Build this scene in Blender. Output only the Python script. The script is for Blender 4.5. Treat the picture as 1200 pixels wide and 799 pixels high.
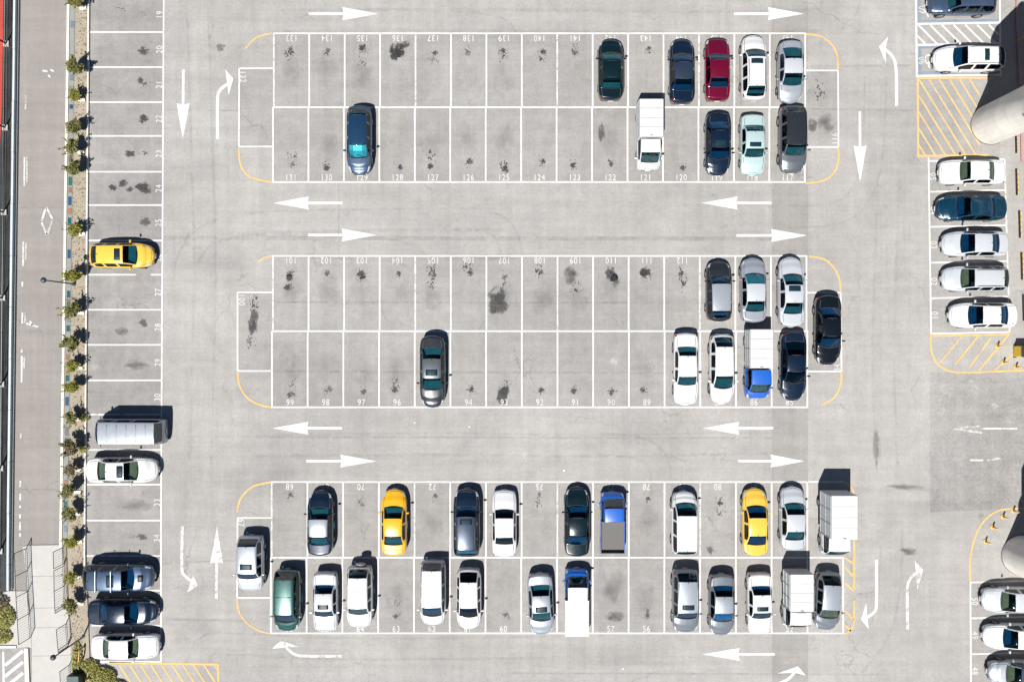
import bpy, math, random
from mathutils import Vector
random.seed(7)
R = math.radians
S = 16.7                      # photograph pixels per metre on the ground
CAMH = 55.0
for o in list(bpy.data.objects): bpy.data.objects.remove(o)
scene = bpy.context.scene
C = scene.collection

# ------------------------------------------------------------------ camera, sky, sun, exposure
cd = bpy.data.cameras.new('camera'); cam = bpy.data.objects.new('camera', cd); C.objects.link(cam)
cam.location = (0, 0, CAMH); cd.sensor_width = 36; cd.lens = 36 * CAMH / (1200 / S)
cd.clip_end = 2000; scene.camera = cam

SUN_EL = 60.0
SH = Vector((0.40, 0.917)).normalized()           # direction shadows fall on the ground
w = bpy.data.worlds.new('World'); scene.world = w; w.use_nodes = True
nt = w.node_tree; bg = nt.nodes['Background']
sky = nt.nodes.new('ShaderNodeTexSky'); sky.sky_type = 'NISHITA'; sky.sun_disc = False
sky.sun_elevation = R(SUN_EL); sky.sun_rotation = math.atan2(-SH.x, -SH.y)
sky.air_density = 0.7; sky.dust_density = 0.1; sky.ozone_density = 3.0
nt.links.new(sky.outputs[0], bg.inputs[0]); bg.inputs[1].default_value = 0.05
sd = bpy.data.lights.new('sun', 'SUN'); sd.energy = 5.0; sd.angle = R(0.5); sd.color = (1.0, 0.96, 0.90)
sun = bpy.data.objects.new('sun', sd); C.objects.link(sun)
ld = Vector((SH.x * math.cos(R(SUN_EL)), SH.y * math.cos(R(SUN_EL)), -math.sin(R(SUN_EL))))
sun.rotation_euler = ld.to_track_quat('-Z', 'Y').to_euler(); sun.location = (0, 0, 80)
vs = scene.view_settings; vs.view_transform = 'Standard'; vs.look = 'None'; vs.gamma = 1
vs.exposure = 0.65; vs.use_curve_mapping = False

# ------------------------------------------------------------------ helpers
def P(px, py, z=0.0):                             # ground point under a pixel
    return ((px - 600) / S, (399.5 - py) / S, z)
def G(px, py, h=0.65):                            # ground position of something whose middle height is h
    k = 1 - h / CAMH
    return P(600 + (px - 600) * k, 399.5 + (py - 399.5) * k)

def link(name, me, mat=None, parent=None, smooth=False):
    if mat is not None and not me.materials: me.materials.append(mat)
    if smooth:
        me.polygons.foreach_set('use_smooth', [True] * len(me.polygons))
    o = bpy.data.objects.new(name, me); C.objects.link(o)
    if parent is not None: o.parent = parent
    return o
def mesh(name, v, f):
    me = bpy.data.meshes.new(name); me.from_pydata(v, [], f); me.update(); return me
def mk(name, v, f, mat, parent=None, smooth=False):
    return link(name, mesh(name, v, f), mat, parent, smooth)
def tag(o, label=None, cat=None, group=None, kind=None):
    if label: o['label'] = label
    if cat: o['category'] = cat
    if group: o['group'] = group
    if kind: o['kind'] = kind
    return o
def empty(name, loc, rz=0, label=None, cat=None, group=None):
    o = bpy.data.objects.new(name, None); C.objects.link(o); o.location = loc; o.rotation_euler = (0, 0, rz)
    o.empty_display_size = 0.3
    return tag(o, label, cat, group)
def box(x0, x1, y0, y1, z0, z1, b=0.0):
    if b <= 0:
        v = [(x, y, z) for z in (z0, z1) for y in (y0, y1) for x in (x0, x1)]
        f = [(0, 2, 3, 1), (4, 5, 7, 6), (0, 1, 5, 4), (2, 6, 7, 3), (0, 4, 6, 2), (1, 3, 7, 5)]
        return v, f
    v = []; f = []
    rings = [(z0, b), (z0 + b, 0), (z1 - b, 0), (z1, b)]
    for z, i in rings:
        c = b
        v += [(x0 + i + (c if i == 0 else c), y0 + i, z), (x1 - i - c, y0 + i, z), (x1 - i, y0 + i + c, z), (x1 - i, y1 - i - c, z),
              (x1 - i - c, y1 - i, z), (x0 + i + c, y1 - i, z), (x0 + i, y1 - i - c, z), (x0 + i, y0 + i + c, z)]
    for r in range(3):
        for k in range(8):
            a = r * 8 + k; bb = r * 8 + (k + 1) % 8
            f.append((a, bb, bb + 8, a + 8))
    f.append(tuple(range(7, -1, -1))); f.append(tuple(range(24, 32)))
    return v, f
def join(*vf):
    V = []; F = []
    for v, f in vf:
        n = len(V); V += list(v); F += [tuple(i + n for i in q) for q in f]
    return V, F
def tube(pts, r, n=8, cap=True):
    """round bar along points; r is a number or a list"""
    pts = [Vector(p) for p in pts]; V = []; F = []
    rs = r if isinstance(r, (list, tuple)) else [r] * len(pts)
    for i, p in enumerate(pts):
        d = (pts[min(i + 1, len(pts) - 1)] - pts[max(i - 1, 0)]).normalized()
        a = Vector((0, 0, 1)) if abs(d.z) < 0.9 else Vector((1, 0, 0))
        u = d.cross(a).normalized(); q = d.cross(u)
        for k in range(n):
            t = 2 * math.pi * k / n
            V.append(tuple(p + (u * math.cos(t) + q * math.sin(t)) * rs[i]))
    for i in range(len(pts) - 1):
        for k in range(n):
            a = i * n + k; b = i * n + (k + 1) % n
            F.append((a, a + n, b + n, b))
    if cap:
        F.append(tuple(range(n))); F.append(tuple(range(len(V) - 1, len(V) - n - 1, -1)))
    return V, F
def prism(poly, z0, z1):
    n = len(poly)
    v = [(x, y, z0) for x, y in poly] + [(x, y, z1) for x, y in poly]
    f = [tuple(range(n - 1, -1, -1)), tuple(range(n, 2 * n))]
    f += [(i, (i + 1) % n, n + (i + 1) % n, n + i) for i in range(n)]
    return v, f
def pxpoly(pts): return [P(x, y)[:2] for x, y in pts]
def ccw(poly):
    a = sum(poly[i][0] * poly[(i + 1) % len(poly)][1] - poly[(i + 1) % len(poly)][0] * poly[i][1] for i in range(len(poly)))
    return poly if a > 0 else poly[::-1]

# ------------------------------------------------------------------ materials
class NB:
    def __init__(s, name):
        s.m = bpy.data.materials.new(name); s.m.use_nodes = True; s.t = s.m.node_tree
        s.b = s.t.nodes['Principled BSDF']; s.out = s.t.nodes['Material Output']
    def n(s, t, **k):
        x = s.t.nodes.new('ShaderNode' + t)
        for a, b in k.items(): setattr(x, a, b)
        return x
    def l(s, a, b): s.t.links.new(a, b)
    def pos(s):
        return s.n('NewGeometry').outputs['Position']
    def noise(s, vec, scale, detail=4, rough=0.55, dist=0.0):
        x = s.n('TexNoise'); x.inputs['Scale'].default_value = scale; x.inputs['Detail'].default_value = detail
        x.inputs['Roughness'].default_value = rough; x.inputs['Distortion'].default_value = dist
        if vec is not None: s.l(vec, x.inputs['Vector'])
        return x.outputs['Fac']
    def ramp(s, fac, stops):
        x = s.n('ValToRGB'); e = x.color_ramp.elements
        while len(e) < len(stops): e.new(0.5)
        for el, (p, c) in zip(e, stops):
            el.position = p; el.color = (c, c, c, 1) if not isinstance(c, (tuple, list)) else (*c, 1)
        s.l(fac, x.inputs['Fac']); return x.outputs['Color']
    def math(s, op, a, b=None):
        x = s.n('Math', operation=op)
        for i, q in enumerate((a, b)):
            if q is None: continue
            if isinstance(q, (int, float)): x.inputs[i].default_value = q
            else: s.l(q, x.inputs[i])
        return x.outputs[0]
    def mix(s, fac, a, b, mode='MIX'):
        x = s.n('Mix', data_type='RGBA', blend_type=mode)
        for i, q in ((0, fac), (6, a), (7, b)):
            if isinstance(q, (int, float)): x.inputs[i].default_value = q
            elif isinstance(q, (tuple, list)): x.inputs[i].default_value = (*q[:3], 1)
            else: s.l(q, x.inputs[i])
        return x.outputs[2]
    def bump(s, h, strength=0.3, dist=0.01):
        x = s.n('Bump'); x.inputs['Strength'].default_value = strength; x.inputs['Distance'].default_value = dist
        s.l(h, x.inputs['Height']); s.l(x.outputs[0], s.b.inputs['Normal'])
    def set(s, **k):
        for a, v in k.items():
            i = s.b.inputs[a.replace('_', ' ')]
            if isinstance(v, (int, float)): i.default_value = v
            elif isinstance(v, (tuple, list)): i.default_value = (*v[:3], 1)
            else: s.l(v, i)
        return s.m
def plain(name, col, rough=0.6, metal=0.0, var=0.12, scale=6.0, **k):
    """flat coloured surface with faint mottling"""
    b = NB(name); tc = b.n('TexCoord').outputs['Object']
    f = b.noise(tc, scale, 5)
    c = b.mix(f, tuple(max(0, x * (1 - var)) for x in col), tuple(min(1, x * (1 + var)) for x in col))
    return b.set(Base_Color=c, Roughness=rough, Metallic=metal, **k)

def asphalt_color(b, col, blotch=0.17, speck=0.22):
    """mottled, streaked, cracked, grainy tarmac colour in world coordinates"""
    p = b.pos()
    big = b.ramp(b.noise(p, 0.11, 5, 0.6, 0.6), [(0.30, 1 - blotch * .8), (0.7, 1 + blotch * 0.5)])
    mid = b.ramp(b.noise(p, 0.9, 7, 0.7, 0.4), [(0.25, 1 - blotch * 0.7), (0.75, 1 + blotch * 0.55)])
    c = b.mix(1.0, col, big, 'MULTIPLY')
    fs = [mid]
    for sc in ((0.07, 1.7, 1), (1.5, 0.06, 1)):                    # wheel-polished streaks along both directions of travel
        mp = b.n('Mapping'); mp.inputs['Scale'].default_value = sc; b.l(p, mp.inputs['Vector'])
        fs.append(b.ramp(b.noise(mp.outputs[0], 1.0, 5, 0.65), [(0.28, 0.92), (0.72, 1.06)]))
    fs.append(b.ramp(b.noise(p, 5.0, 4, 0.75), [(0.25, 1 - speck * .55), (0.75, 1 + speck * 0.45)]))
    fs.append(b.ramp(b.noise(p, 19, 3, 0.8), [(0.25, 1 - speck), (0.75, 1 + speck * 0.8)]))
    vor = b.n('TexVoronoi'); vor.inputs['Scale'].default_value = 2.3; b.l(p, vor.inputs['Vector'])
    fs.append(b.ramp(vor.outputs['Distance'], [(0.02, 0.66), (0.07, 1.0)]))
    # hairline cracks, broken up by a mask
    wob = b.n('VectorMath', operation='ADD'); nz = b.n('TexNoise'); nz.inputs['Scale'].default_value = 0.7; nz.inputs['Detail'].default_value = 5
    b.l(p, nz.inputs['Vector']); scn = b.n('VectorMath', operation='SCALE'); scn.inputs['Scale'].default_value = 2.2
    b.l(nz.outputs['Color'], scn.inputs[0]); b.l(p, wob.inputs[0]); b.l(scn.outputs[0], wob.inputs[1])
    ve = b.n('TexVoronoi', feature='DISTANCE_TO_EDGE'); ve.inputs['Scale'].default_value = 0.16; b.l(wob.outputs[0], ve.inputs['Vector'])
    crack = b.ramp(ve.outputs['Distance'], [(0.002, 1.0), (0.008, 0.0)])
    mask = b.ramp(b.noise(p, 0.23, 3), [(0.5, 0.0), (0.62, 0.32)])
    cm = b.math('MULTIPLY', crack, mask)
    for q in fs: c = b.mix(1.0, c, q, 'MULTIPLY')
    return b.mix(cm, c, (0.05, 0.048, 0.045)), p
def asphalt(name, col, blotch=0.17, speck=0.22):
    b = NB(name); c, p = asphalt_color(b, col, blotch, speck)
    b.bump(b.noise(p, 60, 2), 0.35, 0.006)
    return b.set(Base_Color=c, Roughness=0.92, Specular_IOR_Level=0.25)
ASP = (0.306, 0.297, 0.286)
M = {}
M['lot'] = asphalt('lot_asphalt', ASP)
M['bay'] = asphalt('bay_asphalt', (0.275, 0.267, 0.258), 0.2)
M['bay_left'] = asphalt('side_bay_asphalt', (0.255, 0.247, 0.241), 0.28)
M['dark_strip'] = asphalt('resurfaced_strip_asphalt', (0.262, 0.254, 0.244), 0.15)
M['exit'] = asphalt('exit_asphalt', (0.278, 0.271, 0.264), 0.26, 0.4)
M['road'] = asphalt('road_asphalt', (0.240, 0.222, 0.210), 0.10, 0.14)
M['patch'] = asphalt('patch_asphalt', (0.14, 0.135, 0.13), 0.2)
M['net_shade'] = asphalt('net_shaded_ground', (0.052, 0.052, 0.054), 0.45, 0.5)  # shade of the court fence net put into the dark ground colour
M['verge'] = asphalt('verge_ground', (0.12, 0.10, 0.09), 0.4, 0.4)

def paint_mat(name, col, wear, scale=3.0):
    b = NB(name); c, p = asphalt_color(b, ASP)
    n1 = b.noise(p, scale, 8, 0.72); n2 = b.noise(p, scale * 9, 3, 0.7)
    h = b.math('ADD', b.math('MULTIPLY', n1, 0.7), b.math('MULTIPLY', n2, 0.3))
    f = b.ramp(h, [(wear - 0.04, 0.0), (wear + 0.07, 1.0)])
    dirt = b.ramp(b.noise(p, 1.3, 4), [(0.3, 0.78), (0.65, 1.0)])
    pc = b.mix(1.0, col, dirt, 'MULTIPLY')
    return b.set(Base_Color=b.mix(f, c, pc), Roughness=0.75, Specular_IOR_Level=0.3)
WHITE = (0.60, 0.60, 0.59); YEL = (0.60, 0.39, 0.145)
M['white'] = paint_mat('white_road_paint', WHITE, 0.375)
M['white_worn'] = paint_mat('worn_white_road_paint', WHITE, 0.455)
M['white_faded'] = paint_mat('faded_white_road_paint', WHITE, 0.515, 5.0)
M['yellow'] = paint_mat('yellow_road_paint', YEL, 0.37)
M['yellow_worn'] = paint_mat('worn_yellow_road_paint', YEL, 0.44)
M['blue_paint'] = paint_mat('blue_road_paint', (0.17, 0.23, 0.30), 0.38)

def stain_mat(name, dark, soft, thr, scale, dots=0.0):
    b = NB(name)
    oi = b.n('ObjectInfo'); tc = b.n('TexCoord').outputs['Object']
    off = b.n('VectorMath', operation='ADD'); b.l(tc, off.inputs[0])
    sc = b.n('VectorMath', operation='SCALE'); b.l(oi.outputs['Location'], sc.inputs[0]); sc.inputs['Scale'].default_value = 1.37
    b.l(sc.outputs[0], off.inputs[1])
    ln = b.n('VectorMath', operation='LENGTH'); b.l(tc, ln.inputs[0])
    fall = b.math('SUBTRACT', 1.0, ln.outputs['Value'])
    nz = b.noise(off.outputs[0], scale, 3, 0.55, 0.3)
    h = b.math('ADD', nz, b.math('MULTIPLY', fall, 0.5))
    a = b.ramp(h, [(thr, 0.0), (thr + soft, 1.0)])
    if dots:
        vo = b.n('TexVoronoi'); vo.inputs['Scale'].default_value = dots; b.l(off.outputs[0], vo.inputs['Vector'])
        rad = b.math('MULTIPLY', b.math('SUBTRACT', h, thr - .08), 1.1)
        dt = b.math('SUBTRACT', rad, vo.outputs['Distance']); a = b.ramp(b.math('MULTIPLY', dt, 4.0), [(0.0, 0.0), (0.5, 1.0)])
    edge = b.math('MULTIPLY', a, b.ramp(fall, [(0.0, 0.0), (0.25, 1.0)]))
    alpha = b.math('MULTIPLY', edge, oi.outputs['Alpha'])
    return b.set(Base_Color=dark, Roughness=0.65, Alpha=alpha)
M['stain'] = stain_mat('oil_stain', (0.028, 0.027, 0.028), 0.20, 0.60, 1.9)
M['drip'] = stain_mat('oil_drips', (0.024, 0.023, 0.024), 0.05, 0.56, 2.2, 5.0)
M['smear'] = stain_mat('grey_smear', (0.075, 0.073, 0.071), 0.45, 0.52, 1.4)
M['light_smear'] = stain_mat('pale_smear', (0.44, 0.43, 0.42), 0.45, 0.60, 1.8)
def seam_mat():
    b = NB('tar_seam'); p = b.pos()
    a = b.ramp(b.noise(p, 0.9, 6, 0.7), [(0.38, 0.0), (0.75, 0.22)])
    return b.set(Base_Color=(0.05, 0.048, 0.046), Roughness=0.8, Alpha=a)
M['seam'] = seam_mat()

def concrete(name, col, var=0.2):
    b = NB(name); p = b.pos()
    f = b.noise(p, 1.2, 6, 0.65); g = b.noise(p, 25, 3, 0.7)
    c = b.mix(f, tuple(x * (1 - var) for x in col), tuple(min(1, x * (1 + var * 0.6)) for x in col))
    c = b.mix(1.0, c, b.ramp(g, [(0.3, 0.88), (0.7, 1.06)]), 'MULTIPLY')
    b.bump(g, 0.25, 0.005)
    return b.set(Base_Color=c, Roughness=0.85)
M['kerb'] = concrete('painted_kerb', (0.62, 0.60, 0.54), 0.25)
M['concrete'] = concrete('pale_concrete', (0.40, 0.39, 0.37), 0.15)
b_ = NB('pier_concrete'); p_ = b_.pos(); mp_ = b_.n('Mapping'); mp_.inputs['Scale'].default_value = (2.2, 2.2, 0.12); b_.l(p_, mp_.inputs['Vector'])
st_ = b_.ramp(b_.noise(mp_.outputs[0], 1.0, 6, 0.7), [(0.30, 0.84), (0.62, 1.0)]); bl_ = b_.ramp(b_.noise(p_, 0.9, 6, 0.65), [(0.25, 0.84), (0.7, 1.04)])
M['pier'] = b_.set(Base_Color=b_.mix(1.0, b_.mix(1.0, (0.74, 0.705, 0.645), st_, 'MULTIPLY'), bl_, 'MULTIPLY'), Roughness=0.85)
M['pier_joint'] = concrete('pier_joint', (0.58, 0.55, 0.50), 0.2)
M['soil'] = concrete('sandy_soil', (0.30, 0.26, 0.20), 0.35)
M['walltop'] = concrete('wall_coping', (0.44, 0.50, 0.52), 0.25)
M['coping'] = concrete('grey_coping', (0.22, 0.235, 0.235), 0.25)
M['red'] = concrete('red_court', (0.42, 0.055, 0.035), 0.12)
M['galv'] = plain('galvanised_steel', (0.42, 0.46, 0.48), 0.45, 0.6)
M['post'] = plain('dark_green_steel', (0.02, 0.04, 0.04), 0.5, 0.3)
M['rail'] = plain('dark_railing', (0.05, 0.055, 0.07), 0.45, 0.5)
M['rail_pale'] = plain('pale_steel', (0.45, 0.50, 0.53), 0.4, 0.7)
M['lamp'] = plain('lamp_housing', (0.06, 0.07, 0.085), 0.4, 0.4)
M['lens'] = plain('milky_lens', (0.7, 0.72, 0.72), 0.3)
M['bollard'] = plain('yellow_bollard', (0.55, 0.34, 0.08), 0.55, 0, 0.35, 9)
M['cream'] = plain('reflective_band', (0.75, 0.70, 0.55), 0.5)
M['black'] = plain('black_rubber', (0.015, 0.015, 0.016), 0.75)
M['pink'] = plain('pink_conduit', (0.38, 0.20, 0.20), 0.6)
M['bark'] = plain('bark', (0.10, 0.075, 0.05), 0.9, 0, 0.3)
M['pad'] = concrete('white_stone_block', (0.60, 0.57, 0.52), 0.2)
M['bin'] = plain('yellow_bin', (0.62, 0.42, 0.02), 0.45)
def leaf_mat(name, a, bcol):
    b = NB(name); g = b.n('NewGeometry')
    c = b.mix(g.outputs['Random Per Island'], a, bcol)
    tr = b.n('BsdfTranslucent'); b.l(c, tr.inputs['Color'])
    b.set(Base_Color=c, Roughness=0.55)
    ms = b.n('MixShader'); ms.inputs[0].default_value = 0.28
    b.l(b.b.outputs[0], ms.inputs[1]); b.l(tr.outputs[0], ms.inputs[2]); b.l(ms.outputs[0], b.out.inputs['Surface'])
    return b.m
M['leaf'] = leaf_mat('shrub_leaves', (0.09, 0.105, 0.025), (0.22, 0.20, 0.06))
M['leaf_brown'] = leaf_mat('browning_leaves', (0.09, 0.088, 0.035), (0.20, 0.155, 0.075))
M['leaf_bright'] = leaf_mat('fresh_leaves', (0.14, 0.15, 0.015), (0.28, 0.26, 0.04))
M['leaf_hedge'] = leaf_mat('hedge_leaves', (0.17, 0.185, 0.03), (0.36, 0.33, 0.09))

# ------------------------------------------------------------------ the setting
def sheet(name, pts, z, mat, parent=None, kind=None):
    poly = ccw(pxpoly(pts)); v = [(x, y, z) for x, y in poly]
    o = mk(name, v, [tuple(range(len(v)))], mat, parent)
    if kind: o['kind'] = kind
    return o
gv = [(-400, -400, -0.03), (400, -400, -0.03), (400, 400, -0.03), (-400, 400, -0.03)]
ground = mk('ground', gv, [(0, 1, 2, 3)], M['verge']); ground['kind'] = 'structure'
lot = sheet('parking_lot', [(92, -500), (2200, -500), (2200, 1300), (84, 1300)], 0.0, M['lot'], kind='structure')
road = sheet('road', [(22, -500), (83, -500), (81.5, 0), (76.5, 320), (72.5, 640), (66, 1300), (10, 1300), (16, 640), (22, 0)], 0.0, M['road'], kind='structure')
court = sheet('sports_court', [(-800, -500), (6, -500), (4, 0), (2.5, 120), (0, 170), (-800, 170)], 0.0, M['red'], kind='structure')
strip = sheet('court_edge_path', [(6.5, -500), (15.5, -500), (15, 0), (11, 320), (8.5, 640), (5, 1300), (-800, 1300), (-800, 171), (0.2, 171), (2.9, 120), (4.4, 0)], 0.0, M['net_shade'], kind='structure')

# tarmac pieces laid over the lot
sheet('asphalt_strip', [(904.5, -300), (947, -300), (947, 1200), (904.5, 1200)], 0.003, M['dark_strip'], lot)
sheet('asphalt_strip', [(1090, 436.5), (2000, 436.5), (2000, 596), (1180, 596), (1090, 600)], 0.004, M['exit'], lot)
for y0, y1 in ((39, 213), (300, 477), (564.5, 741.5)):
    sheet('bay_surface', [(279, y0 + 42), (320, y0 + 42), (320, y0), (904.3, y0), (904.3, y1), (320, y1), (320, y1 - 42), (279, y1 - 42)], 0.0045, M['bay'], lot)
    sheet('bay_surface', [(904.5, y0), (947, y0), (947, y0 + 42), (984, y0 + 42), (984, y1 - 42), (947, y1 - 42), (947, y1), (904.5, y1)], 0.006, M['bay'], lot)
sheet('bay_surface', [(105.5, -20), (192, -20), (190.8, 200), (189.2, 400), (188.6, 775), (100, 775), (101, 640), (103, 400)], 0.0045, M['bay_left'], lot)
sheet('bay_surface', [(1089, 190), (1178, 190), (1183, 391), (1091, 391)], 0.0045, M['bay'], lot)
sheet('bay_surface', [(1138, 682), (1400, 680), (1400, 830), (1138, 830)], 0.0045, M['bay'], lot)
sheet('bay_surface', [(1074, -30), (1171, -30), (1172, 183), (1076, 183)], 0.0045, M['bay'], lot)
def strip_quad(a, b, wpx):
    a = Vector(P(*a)[:2]); b = Vector(P(*b)[:2]); d = (b - a).normalized(); n = Vector((-d.y, d.x)) * wpx / S / 2
    return [a - n, b - n, b + n, a + n]
def line(name, a, b, wpx, mat, z, parent=None):
    q = strip_quad(a, b, wpx)
    return mk(name, [(p.x, p.y, z) for p in q], [(0, 1, 2, 3)], mat, parent or lot)
def polyline(name, pts, wpx, mat, z, parent=None, closed=False):
    p = [Vector(P(*q)[:2]) for q in pts]; n = len(p); L = []; Rr = []
    for i in range(n):
        a = p[(i - 1) % n] if (i or closed) else p[i]; b = p[(i + 1) % n] if (i < n - 1 or closed) else p[i]
        d = (b - a).normalized(); nn = Vector((-d.y, d.x)) * wpx / S / 2
        L.append(p[i] + nn); Rr.append(p[i] - nn)
    v = [(q.x, q.y, z) for q in Rr] + [(q.x, q.y, z) for q in L]
    f = [(i, i + 1, n + i + 1, n + i) for i in range(n - 1)]
    if closed: f.append((n - 1, 0, n, 2 * n - 1))
    return mk(name, v, f, mat, parent or lot)
def smoothpts(pts, n=6):
    out = []; q = [pts[0]] + list(pts) + [pts[-1]]
    for i in range(1, len(q) - 2):
        for k in range(n):
            t = k / n; a, b, c, d = q[i - 1], q[i], q[i + 1], q[i + 2]
            out.append(tuple(0.5 * ((2 * b[j]) + (-a[j] + c[j]) * t + (2 * a[j] - 5 * b[j] + 4 * c[j] - d[j]) * t * t + (-a[j] + 3 * b[j] - 3 * c[j] + d[j]) * t ** 3) for j in (0, 1)))
    out.append(pts[-1]); return out
ZH, ZV, ZY, ZA, ZN = 0.012, 0.016, 0.014, 0.013, 0.013
LW = 1.8
# seams and cracks in the tarmac
for a, b, wd in (((192, 279), (905, 280), 5), ((300, 512), (905, 513), 2.5), ((321, 354), (862, 355), 2.5), ((319, 435), (780, 437), 2.5),
                 ((192, 129), (280, 130), 2), ((397, 215), (397, 298), 2), ((190, 660), (278, 656), 2.5), ((190, 725), (320, 728), 3),
                 ((600, 788), (1040, 790), 2), ((950, 78), (1070, 77), 2.5), ((950, 128), (1070, 130), 2)):
    line('tar_seam', a, b, wd, M['seam'], 0.0085)
for a, b in (((22, 243), (77, 243.5)), ((18, 573.5), (73, 573.5))):
    line('tar_seam', a, b, 1.6, M['seam'], 0.006, road)
# block outlines
def block(xt0, xt1, xb0, xb1, yt, ym, yb, nt_, nb):
    for y, x0, x1 in ((yt, xt0, xt1), (ym, xt0, max(xt1, xb1)), (yb, xb0, xb1)):
        line('bay_line', (x0 - 1, y), (x1 + 1, y), LW, M['white'], ZH)
    for k in range(nt_ + 1):
        x = xt0 + (xt1 - xt0) * k / nt_
        line('bay_line', (x, yt), (x, ym), LW, M['white'] if k % 4 else M['white_worn'], ZV)
    for k in range(nb + 1):
        x = xb0 + (xb1 - xb0) * k / nb
        line('bay_line', (x, ym), (x, yb), LW, M['white'], ZV)
block(321, 943.5, 320, 943, 39.5, 126, 213.5, 15, 15)
block(320, 945, 318.8, 946, 300, 388, 477, 15, 15)
block(318.5, 946, 317.5, 988, 564.5, 653, 741.5, 15, 16)
line('bay_line', (946, 564.3), (988, 564.3), LW, M['white'], ZH)
for pts in ([(321, 80.5), (280.5, 80.5), (280, 172), (321, 172)], [(943, 83), (982, 83), (982.5, 172.5), (944, 172.5)],
            [(319, 342.5), (278.5, 342.5), (278.5, 434.5), (318, 434.5)], [(946, 343), (985, 343), (986, 435), (946, 435)],
            [(318, 606.5), (278.5, 606.5), (278, 700), (317, 700)]):
    for i in range(3):
        line('bay_line', pts[i], pts[i + 1], LW, M['white'], 0.018 if i == 1 else 0.020)
for pts, m in (([(288, 57), (296, 48), (306, 42), (319, 39.5)], 'yellow_worn'), ([(280, 174), (281, 189), (286, 201), (297, 209), (320, 214)], 'yellow'),
               ([(944, 40.5), (962, 43), (975, 53), (981, 66), (982, 82)], 'yellow'), ([(982.5, 174), (982, 191), (976, 204), (964, 212), (944, 215)], 'yellow'),
               ([(278.5, 436), (281, 452), (290, 466), (304, 474), (318, 477)], 'yellow'), ([(948, 300.5), (966, 304), (978, 315), (984, 329), (985, 342)], 'yellow'),
               ([(986, 436), (985, 450), (978, 465), (962, 474.5)], 'yellow'), ([(303, 307), (310, 302), (319, 300)], 'yellow_worn'),
               ([(278, 600), (282, 584), (296, 570), (318, 564.5)], 'yellow'), ([(278, 701), (280, 716), (289, 729), (303, 738), (317, 742)], 'yellow_worn'),
               ([(988, 564.5), (995, 568), (1000, 576), (1001, 590)], 'yellow'), ([(1001, 626), (1001, 690)], 'yellow'), ([(1001, 703), (1000, 731), (994, 740), (989, 742)], 'yellow'),
               ([(990, 653), (1000, 660)], 'yellow'), ([(990, 664), (1000, 675)], 'yellow'), ([(990, 682), (1000, 692)], 'yellow'), ([(990, 714), (1000, 726)], 'yellow'), ([(991, 732), (997, 739)], 'yellow'),
               ([(1090.5, 392), (1091, 408), (1096, 423), (1106, 432), (1120, 436), (1150, 436), (1240, 431)], 'yellow'),
               ([(1137, 681), (1136.5, 658), (1141, 634), (1150, 614), (1164, 601), (1182, 596), (1240, 594)], 'yellow'),
               ([(1128, 393), (1101, 425)], 'yellow_worn'), ([(1147, 393), (1119, 427)], 'yellow'), ([(1161, 396), (1136, 430)], 'yellow_worn'), ([(1183, 391), (1147, 434)], 'yellow'), ([(1198, 405), (1165, 434)], 'yellow_worn')):
    polyline('yellow_line', smoothpts(pts) if len(pts) > 2 else pts, 2.0, M[m], ZY)
line('yellow_line', (1092, 393.5), (1183, 391.8), 2.2, M['yellow_worn'], 0.0105)
# left column of bays
YL = [-2.5, 38, 79, 120, 159.5, 201.5, 240.5, 282, 322, 363, 404, 445.5, 485.5, 527, 567.5, 609.5, 651, 691.5, 732.5, 775]
def xl(y): return 106 - 4.6 * min(y, 640) / 640
def xr(y): return 192 - 3.2 * min(y, 600) / 600
for k, y in enumerate(YL):
    x0, x1 = xl(y) + (6 if y > 680 else 0) + (8 if y > 770 else 0), xr(y)
    if k == 8:
        line('bay_line', (x0, y), (159, y), LW, M['white'], ZH); line('bay_line', (177, y), (x1, y), LW, M['white'], ZH)
    else: line('bay_line', (x0, y), (x1, y), LW, M['white_worn' if k in (12, 16) else 'white'], ZH)
for k in range(len(YL) - 1):
    line('bay_line', (xr(YL[k]), YL[k]), (xr(YL[k + 1]), YL[k + 1]), LW, M['white'], ZV)
# right column of bays
YR = [(189, 1088), (225, 1089), (266, 1089.5), (308, 1090), (349.5, 1090.5), (391, 1091)]
for k, (y, x) in enumerate(YR):
    line('bay_line', (x, y), (1177 + (y - 189) * 0.03, y - 2), LW, M['white'], ZH)
line('bay_line', (1088, 185), (1091, 391), LW, M['white'], ZV); line('bay_line', (1177, 187), (1183, 389), 1.9, M['white_worn'], ZV)
line('bay_line', (1137, 681), (1138, 860), LW, M['white'], ZV)
for y in (682, 724, 766, 808): line('bay_line', (1138, y), (1290, y - 4), LW, M['white'], ZH)
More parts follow.
